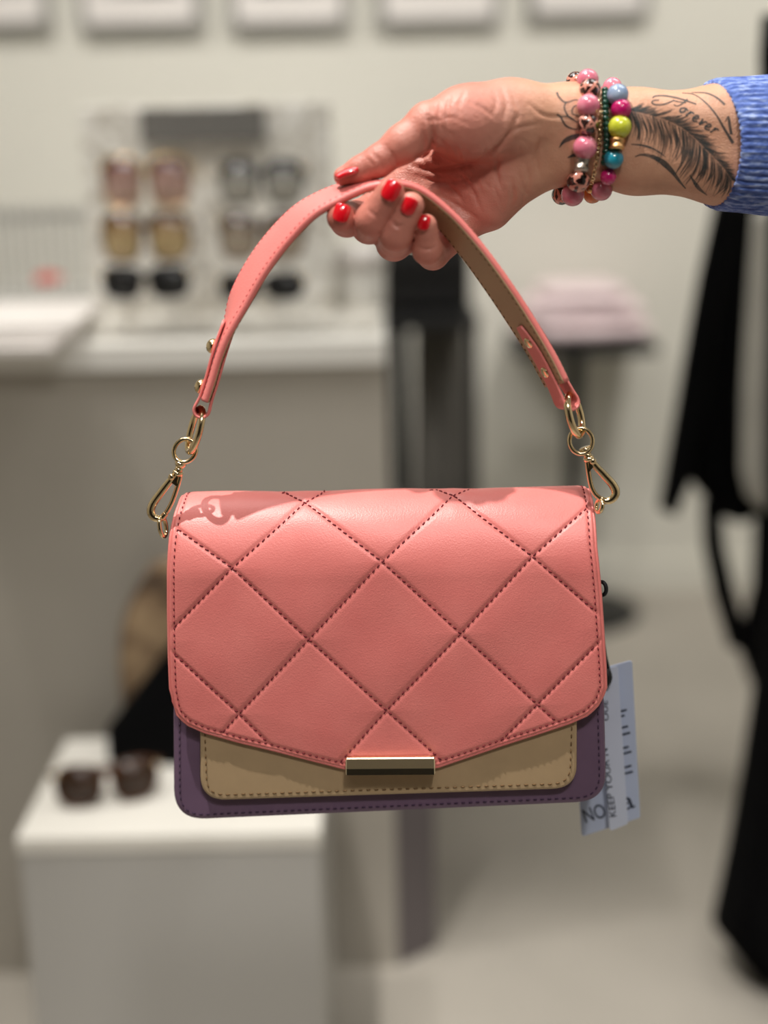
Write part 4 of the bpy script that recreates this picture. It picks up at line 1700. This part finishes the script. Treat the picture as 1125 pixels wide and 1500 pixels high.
# --- nails: curved plates lying on the last joint
def nail(center_px, dir_px, wpx, lpx, toward=None, name='nail', face=None):
    hh_ = hit(*center_px)
    if hh_ is None:
        return
    c, n0 = hh_
    if face is not None:
        n0 = nrm(face)
        # slide to the surface along that direction
        loc, nn, idx, dist = bvh.ray_cast(Vector(c + n0 * 0.03), Vector(-n0))
        if loc is not None:
            c = np.array(loc)
    c2 = at(center_px[0] + dir_px[0], center_px[1] + dir_px[1], c[1])
    d = nrm(c2 - c)
    n0 = nrm(0.75 * n0 + 0.25 * nrm(CAM - c)) if face is None else n0
    d = nrm(d - n0 * (d @ n0))
    s = np.cross(n0, d)
    wm, lm_ = wpx * mpp(c) / 2, lpx * mpp(c) / 2
    rad = wm * 1.25
    V, F = [], []
    nu, nv = 13, 13
    for lay in (0, 1):
        for i in range(nv):
            y = -1 + 2 * i / (nv - 1)
            for j in range(nu):
                x = -1 + 2 * j / (nu - 1)
                ww = (1 - 0.30 * max(0, -y) ** 3) * (1 - 0.12 * max(0, y) ** 4)
                yy = y - 0.18 * (x ** 2) * (1 if y > 0.0 else -1) * abs(y)
                xx = x * ww
                ang = xx * wm / rad
                P = c + s * rad * math.sin(ang) + n0 * (rad * (math.cos(ang) - 1) + 0.0012 - 0.0009 * yy * yy - (0.0016 if lay else 0)) + d * yy * lm_
                V.append(P)
    k = nu * nv
    for i in range(nv - 1):
        for j in range(nu - 1):
            a = i * nu + j
            F.append((a, a + 1, a + nu + 1, a + nu))
            F.append((k + a + nu, k + a + nu + 1, k + a + 1, k + a))
    bd = [j for j in range(nu)] + [i * nu + nu - 1 for i in range(1, nv)] + [(nv - 1) * nu + j for j in range(nu - 2, -1, -1)] + [i * nu for i in range(nv - 2, 0, -1)]
    for q in range(len(bd)):
        a, b = bd[q], bd[(q + 1) % len(bd)]
        F.append((a, b, b + k, a + k))
    mesh(name, V, F, M['nail'], person)


nail((500, 312), (6, -20), 27, 28)
nail((573, 279), (11, -20), 29, 32)
nail((599, 302), (10, -20), 25, 27)
nail((621, 326), (3, -20), 20, 23)
nail((508, 250), (-20, 7), 25, 38, face=np.array([-0.32, -0.16, 0.93]))

# --- tattoos: ink ribbons laid on the skin
tg, tg2, tg3 = G(), G(), G()
STROKES = []


def ribbon_px(path, w0, w1=None, wm=None, off=0.00016, smooth=True, step=1.6, dest=tg2):
    thick = 1.35
    p = catmull(np.array(path, float), 6) if smooth and len(path) > 2 else np.array(path, float)
    p = resample(p, step)
    n = len(p)
    t = np.gradient(p, axis=0)
    t /= np.linalg.norm(t, axis=1)[:, None] + 1e-9
    nn = np.stack([-t[:, 1], t[:, 0]], 1)
    w1 = w0 if w1 is None else w1
    ts = np.linspace(0, 1, n)
    w = w0 + (w1 - w0) * ts
    if wm is not None:
        w = np.interp(ts, [0, 0.5, 1], [w0, wm, w1])
    w = w * thick
    rows = []
    for i in range(n):
        a, b = hit(*(p[i] - nn[i] * w[i] / 2)), hit(*(p[i] + nn[i] * w[i] / 2))
        rows.append(None if a is None or b is None else (a[0] + a[1] * off, b[0] + b[1] * off))
    for i in range(n - 1):
        if rows[i] is not None and rows[i + 1] is not None:
            dest.add([rows[i][0], rows[i][1], rows[i + 1][1], rows[i + 1][0]], [(0, 1, 2, 3)])


def c7(x, y):
    return (930 + x / 5.77, 110 + y / 5.77)


def c2(x, y):
    return (780 + x / 3.261, 80 + y / 3.261)


# the word
ribbon_px([c7(*p) for p in [(205, 212), (160, 214), (143, 232), (170, 250), (230, 250), (290, 232), (330, 212)]], 1.2, 1.2, 2.0)
ribbon_px([c7(*p) for p in [(150, 196), (165, 180), (230, 174), (320, 186), (400, 206), (460, 226), (518, 246)]], 1.3, 1.5, 2.0)
ribbon_px([c7(*p) for p in [(445, 204), (420, 226), (385, 252), (350, 262), (330, 248)]], 1.8, 1.2)
ribbon_px([c7(*p) for p in [(320, 214), (370, 226), (430, 234)]], 1.2)
GL = {'o': [(0.3, 0.9), (0.0, 0.5), (0.25, 0.05), (0.6, 0.35), (0.5, 0.85), (0.3, 0.95), (0.9, 0.8)],
      'r': [(0.15, 0.05), (0.27, 0.95), (0.22, 0.55), (0.42, 0.88), (0.75, 0.85)],
      'e': [(0.0, 0.4), (0.5, 0.55), (0.5, 0.95), (0.2, 0.95), (0.1, 0.4), (0.35, 0.05), (0.9, 0.3)],
      'v': [(0.0, 0.9), (0.15, 0.9), (0.3, 0.1), (0.6, 0.9), (0.9, 0.85)]}
bp0, bp1 = np.array(c7(378, 300)), np.array(c7(690, 512))
dv = (bp1 - bp0) / 6.0
nv_ = np.array([dv[1], -dv[0]]) / np.linalg.norm(dv)
for k, chn in enumerate('orever'):
    sz = [10.0, 11.0, 10.0, 10.5, 10.0, 12.0][k]
    ribbon_px([bp0 + dv * (k + 1.0 * x + 0.25 * (y - 0.5)) + nv_ * sz * (y - 0.15) for x, y in GL[chn]], 1.9, 1.7, 2.4)
# the feather
rach = catmull(np.array([c7(*p) for p in [(-60, 296), (0, 310), (150, 345), (280, 390), (400, 450), (500, 530), (580, 610), (660, 690), (760, 800), (815, 880)]], float), 10)
rr2 = random.Random(3)
NRb = 100
for k in range(NRb):
    f = k / (NRb - 1)
    p = rach[int(f * (len(rach) - 1))]
    q = rach[min(len(rach) - 1, int(f * (len(rach) - 1)) + 1)]
    t = nrm(np.array([*(q - p), 0]) + 1e-6)[:2]
    # lower barbs
    ln = (22 + 44 * math.sin(math.pi * min(1, 0.12 + f * 0.86)) ** 0.8) * rr2.uniform(0.65, 1.1)
    ang = math.radians(rr2.uniform(58, 84) - 18 * f)
    d1 = np.array([t[0] * math.cos(ang) - t[1] * math.sin(ang), t[0] * math.sin(ang) + t[1] * math.cos(ang)])
    e1 = p + d1 * ln
    mid = p + d1 * ln * 0.5 + t * ln * 0.12
    if rr2.random() < 0.88:
        ribbon_px([p + d1 * 0.8, mid, e1], 1.7, 0.5, rr2.uniform(1.6, 3.8), off=0.00012 + 0.00008 * rr2.random(), step=3, dest=tg)
    # upper barbs
    ln = (11 + 19 * math.sin(math.pi * min(1, 0.2 + f * 0.75))) * rr2.uniform(0.6, 1.15)
    ang = -math.radians(rr2.uniform(22, 46))
    d1 = np.array([t[0] * math.cos(ang) - t[1] * math.sin(ang), t[0] * math.sin(ang) + t[1] * math.cos(ang)])
    ribbon_px([p + d1 * 0.8, p + d1 * ln * 0.5 + t * 1.5, p + d1 * ln], 1.7, 0.5, rr2.uniform(1.8, 3.6), off=0.00012 + 0.00008 * rr2.random(), step=3, dest=tg)
def new_stroke():
    STROKES.append(G())
    return STROKES[-1]


# swirls
ribbon_px([c7(*p) for p in [(-30, 585), (40, 590), (120, 608), (200, 648), (260, 695)]], 1.0, 0.6, 2.4, dest=new_stroke())
ribbon_px([c7(*p) for p in [(0, 690), (60, 672), (150, 690), (240, 740), (320, 820), (380, 900), (430, 960)]], 1.0, 1.0, 6.5, dest=new_stroke())
ribbon_px([c7(*p) for p in [(466, 845), (500, 900), (545, 960), (610, 1015)]], 0.8, 0.8, 4.5, dest=new_stroke())
ribbon_px([c7(*p) for p in [(400, 152), (500, 165), (600, 235), (690, 340), (760, 460), (830, 575)]], 0.7, 3.4, 1.8, dest=new_stroke())
ribbon_px([c7(*p) for p in [(480, 148), (600, 152), (690, 190), (760, 250)]], 0.7, 2.6, 1.6, dest=new_stroke())
ribbon_px([c7(*p) for p in [(765, 390), (790, 350), (800, 420), (815, 500)]], 1.0, 3.0, 3.0, dest=new_stroke())
# wrist scroll
for pth, a, b, m_ in [([(116, 180), (128, 205), (158, 228), (205, 216), (225, 222)], 2.2, 0.8, 1.6), ([(160, 226), (152, 255), (172, 295), (212, 322)], 1.4, 1.0, 2.0),
                      ([(226, 240), (196, 250), (190, 280), (220, 292)], 1.0, 1.0, 1.6), ([(116, 284), (136, 300), (158, 338), (200, 356), (228, 352)], 2.2, 1.0, 2.2),
                      ([(130, 296), (170, 296), (205, 318), (222, 340)], 1.0, 1.0, 1.6), ([(128, 444), (150, 415), (190, 395), (225, 390)], 0.8, 6.0, 5.5),
                      ([(168, 492), (200, 480), (222, 482)], 0.8, 4.0, 3.5)]:
    ribbon_px([c2(*p) for p in pth], a, b, m_, dest=new_stroke() if b >= 4 else tg3)
mesh('tattoo', *tg.out(), M['tattoo'], person)['label'] = 'dark grey feather tattoo'
mesh('tattoo', *tg2.out(), M['tattoo_line'], person)['label'] = 'dark grey script tattoo reading Forever'
mesh('tattoo', *tg3.out(), M['tattoo_line'], person)['label'] = 'dark grey scroll tattoo beside the bracelets'
for q in STROKES:
    if q.V:
        mesh('tattoo_stroke', *q.out(), M['tattoo_line'], person)

# --- sleeve
axis_c = [(1040, 212, 32), (1125, 213, 34), (1300, 212, 40), (1560, 208, 48)]
nth, nax = 264, 46
V, F = [], []
NRIB = 60
c0_ = at(1040, 212, YS + 0.032)
pxs = mpp(c0_)
for i in range(nax):
    s = i / (nax - 1)
    X = 1042 + s * 498
    yc = np.interp(X, [1040, 1125, 1540], [211, 213, 208])
    dz = np.interp(X, [1040, 1125, 1540], [32, 34, 48]) / 1000
    ry = np.interp(X, [1030, 1060, 1125, 1540], [94, 97, 102, 114])
    if i == 0:
        ry -= 3
    rd = ry * 0.80
    for j in range(nth):
        a = 2 * math.pi * j / nth
        rib = 1 + 0.018 * math.cos(NRIB * a) + 0.006 * math.sin(s * 260 + (j % 3))
        toward = math.cos(a)                       # +1 towards the camera
        slant = (1 - s) * 26 * max(toward, -0.25) ** 1.0
        P = at(X + slant + 1.3 * math.cos(NRIB * a), yc - ry * rib * math.sin(a), YS + dz)
        P = P + np.array([0, -1, 0]) * (rd * rib * toward * pxs)
        V.append(P)
for i in range(nax - 1):
    for j in range(nth):
        F.append((i * nth + j, i * nth + (j + 1) % nth, (i + 1) * nth + (j + 1) % nth, (i + 1) * nth + j))
slv = mesh('sleeve', V, F, M['knit'], person)
sm = slv.modifiers.new('thick', 'SOLIDIFY')
sm.thickness = 0.0028
sm.offset = -1

# ------------------------------------------------------------------ ring and bracelets
wc = at(866, 205, YS + 0.027)


def bead_pos(px, py, rpx, back=False, push=0.75):
    hh_ = hit(px, py)
    if hh_ is None or back:
        p = at(px, py, YS + (0.040 if back else 0.022))
        r = rpx * mpp(p)
        return p, r
    c, n0 = hh_
    r = rpx * mpp(c)
    d = nrm(CAM - c)
    k = max(0.25, float(n0 @ d))
    # stand off until the bead just rests on the skin, staying on the line of sight
    return c + d * (r * push / k if k > 0.5 else r * 0.4), r


def put_bead(e, px, py, rpx, m, back=False, name='bead'):
    p, r = bead_pos(px, py, rpx, back)
    V, F = sphere((0, 0, 0), r, 26, 16)
    rot = np.array(Matrix.Rotation(rng.uniform(0, 6), 3, 'X') @ Matrix.Rotation(rng.uniform(0, 6), 3, 'Y'))
    V = np.array(V) @ rot.T + p
    return mesh(name, V, F, m, e), p


def back_arc(e, x0, y0, x1, y1, seq, rpx):
    """the hidden half of a bracelet round the back of the wrist"""
    n = len(seq)
    for i, m in enumerate(seq):
        a = math.pi * (i + 1) / (n + 1)
        px = x0 + (x1 - x0) * (i + 1) / (n + 1)
        py = (y0 + y1) / 2 + (y0 - y1) / 2 * math.cos(a) * 1.0
        p = at(px, py, YS + 0.034 + 0.022 * math.sin(a))
        r = rpx * mpp(p)
        V, F = sphere(tuple(p), r, 18, 12)
        mesh('bead', V, F, m, e)


def spacer(e, px, py, wpx, hpx, ang, m):
    hh_ = hit(px, py)
    c, n0 = hh_
    c = c + nrm(CAM - c) * 0.0066
    s = mpp(c)
    a = math.radians(ang)
    ex = C_R * math.cos(a) + C_U * math.sin(a)
    ey = -C_R * math.sin(a) + C_U * math.cos(a)
    g = G()
    P0 = c - ey * hpx * s / 2
    P1 = c + ey * hpx * s / 2
    pts = [P0 + (P1 - P0) * t for t in (0, 0.12, 0.25, 0.3, 0.7, 0.75, 0.88, 1)]
    rr_ = [wpx * s / 2 * q for q in (0.9, 1.04, 1.04, 0.92, 0.92, 1.04, 1.04, 0.9)]
    mesh('spacer_bead', *tube(pts, rr_, 20), m, e)


b1 = empty('bead_bracelet', at(858, 200, YS + 0.027))
tag(b1, 'bracelet of pink pearl and leopard print beads, nearest the hand', 'bracelet', 'bracelets on the wrist')
for (x, y, r, m, bk) in [(861, 117, 16, 'b_pink', 0), (843, 119, 14, 'b_leo', 1), (864, 131, 16, 'b_leo', 0), (862, 155, 17, 'b_pink', 0), (861, 182, 16, 'b_leo', 0),
                         (857, 216, 17.5, 'b_pink', 0), (847, 265, 17, 'b_leo', 0), (839, 285, 17, 'b_pink', 0), (823, 285, 15, 'b_leo', 1)]:
    put_bead(b1, x, y, r, M[m], bool(bk))
spacer(b1, 852, 241, 22, 19, -6, M['silver'])
back_arc(b1, 843, 125, 823, 278, [M['b_pink'], M['b_leo'], M['b_pink'], M['b_leo'], M['b_pink'], M['b_leo']], 15)
b2 = empty('bead_bracelet', at(900, 200, YS + 0.027))
tag(b2, 'multicolour bead bracelet with lime, teal and magenta beads, nearest the sleeve', 'bracelet', 'bracelets on the wrist')
for (x, y, r, m, bk) in [(897, 128, 14.5, 'b_pink', 1), (905, 139, 16, 'b_blue', 0), (910, 160, 15, 'b_mag', 0), (908, 186, 17, 'b_lime', 0),
                         (899, 233, 14.5, 'b_teal', 0), (891, 259, 12, 'b_mag', 0), (881, 278, 16, 'b_pink', 0), (868, 284, 14, 'b_amber', 1)]:
    put_bead(b2, x, y, r, M[m], bool(bk))
spacer(b2, 904, 211, 22, 16, -4, M['goldbead'])
back_arc(b2, 893, 130, 874, 276, [M['b_pink'], M['b_blue'], M['b_mag'], M['b_lime'], M['b_teal'], M['b_amber']], 14)


def wrist_loop(pix, back_x, off):
    pts = []
    for x, y in pix:
        hh_ = hit(x, y)
        if hh_ is not None:
            pts.append(hh_[0] + hh_[1] * off)
    return np.array(pts)


b3 = empty('bead_bracelet', at(884, 200, YS + 0.027))
tag(b3, 'thin dark green bead strand between the two chunky bracelets', 'bracelet', 'bracelets on the wrist')
gp = resample(catmull(wrist_loop([(884, 138), (884, 150), (885, 165), (886, 185), (887, 205), (886, 222), (884, 236)], 0, 0.0026), 8), 0.0029)
for p in gp:
    mesh('bead', *sphere(tuple(p), 0.0021, 10, 7), M['greenstr'], b3)
ga = [at(884 - 6 * math.sin(t), 205 + 68 * math.cos(t) * -1, YS + 0.036 + 0.022 * math.sin(t)) for t in np.linspace(0.15, math.pi - 0.15, 16)]
mesh('cord', *tube(catmull(np.vstack([gp[::-1], ]), 2), 0.0008, 6), M['greenstr'], b3)
mesh('back_cord', *tube(np.array(ga), 0.0013, 8), M['greenstr'], b3)
b4 = empty('chain_bracelet', at(874, 220, YS + 0.027))
tag(b4, 'fine gold chain bracelet with a small round charm beside the leopard beads', 'bracelet', 'bracelets on the wrist')
gp = resample(catmull(wrist_loop([(879, 150), (879, 165), (878, 185), (877, 205), (875, 222), (872, 240), (868, 258), (865, 270)], 0, 0.0015), 8), 0.0024)
for k in range(len(gp) - 1):
    p, t = gp[k], nrm(gp[k + 1] - gp[k])
    nn = nrm(np.cross(t, nrm(CAM - p)))
    if k % 2:
        nn = nrm(nn + nrm(CAM - p))
    ringp = [p + t * 0.0018 * math.cos(q) + nn * 0.0011 * math.sin(q) for q in np.linspace(0, 2 * math.pi, 10, endpoint=False)]
    mesh('chain_link', *tube(ringp, 0.0004, 5, closed=True), M['gold'], b4)
put_bead(b4, 865, 277, 6.5, M['goldbead'], name='charm')

# silver ring on the ring finger
fa, fb = FING[2][0][:3], FING[2][1][:3]
c = fb + (fa - fb) * 0.18
t = nrm(fb - fa)
u_ = nrm(np.cross(t, [0, 1, 0]))
v_ = np.cross(t, u_)
rad = (FING[2][1][3] + 0.18 * (FING[2][0][3] - FING[2][1][3])) + 0.0008
P = [c + rad * (math.cos(q) * u_ + math.sin(q) * v_) for q in np.linspace(0, 2 * math.pi, 40, endpoint=False)]
e = empty('finger_ring', tuple(c))
tag(e, 'slim silver ring on the ring finger', 'ring')
mesh('band', *tube(P, 0.0017, 10, closed=True), mat('polished_silver', (225, 225, 225), 0.12, metal=1.0), e)

# ------------------------------------------------------------------ bags standing on the plinth
kb = atz(205, 1100, PZ)
bag_shape('black_clutch', (kb[0] + 0.070, kb[1] - 0.01, PZ), 0.215, 0.075, 0.15, M['black'], 'black soft bag standing on the white plinth behind the handbag', 1.1, power=1.0, start=0.25)
bag_shape('fur_bag', (kb[0] + 0.062, kb[1] + 0.065, PZ), 0.185, 0.06, 0.235, M['fur'], 'brown and beige rounded bag standing behind the black bag on the plinth', 0.8)
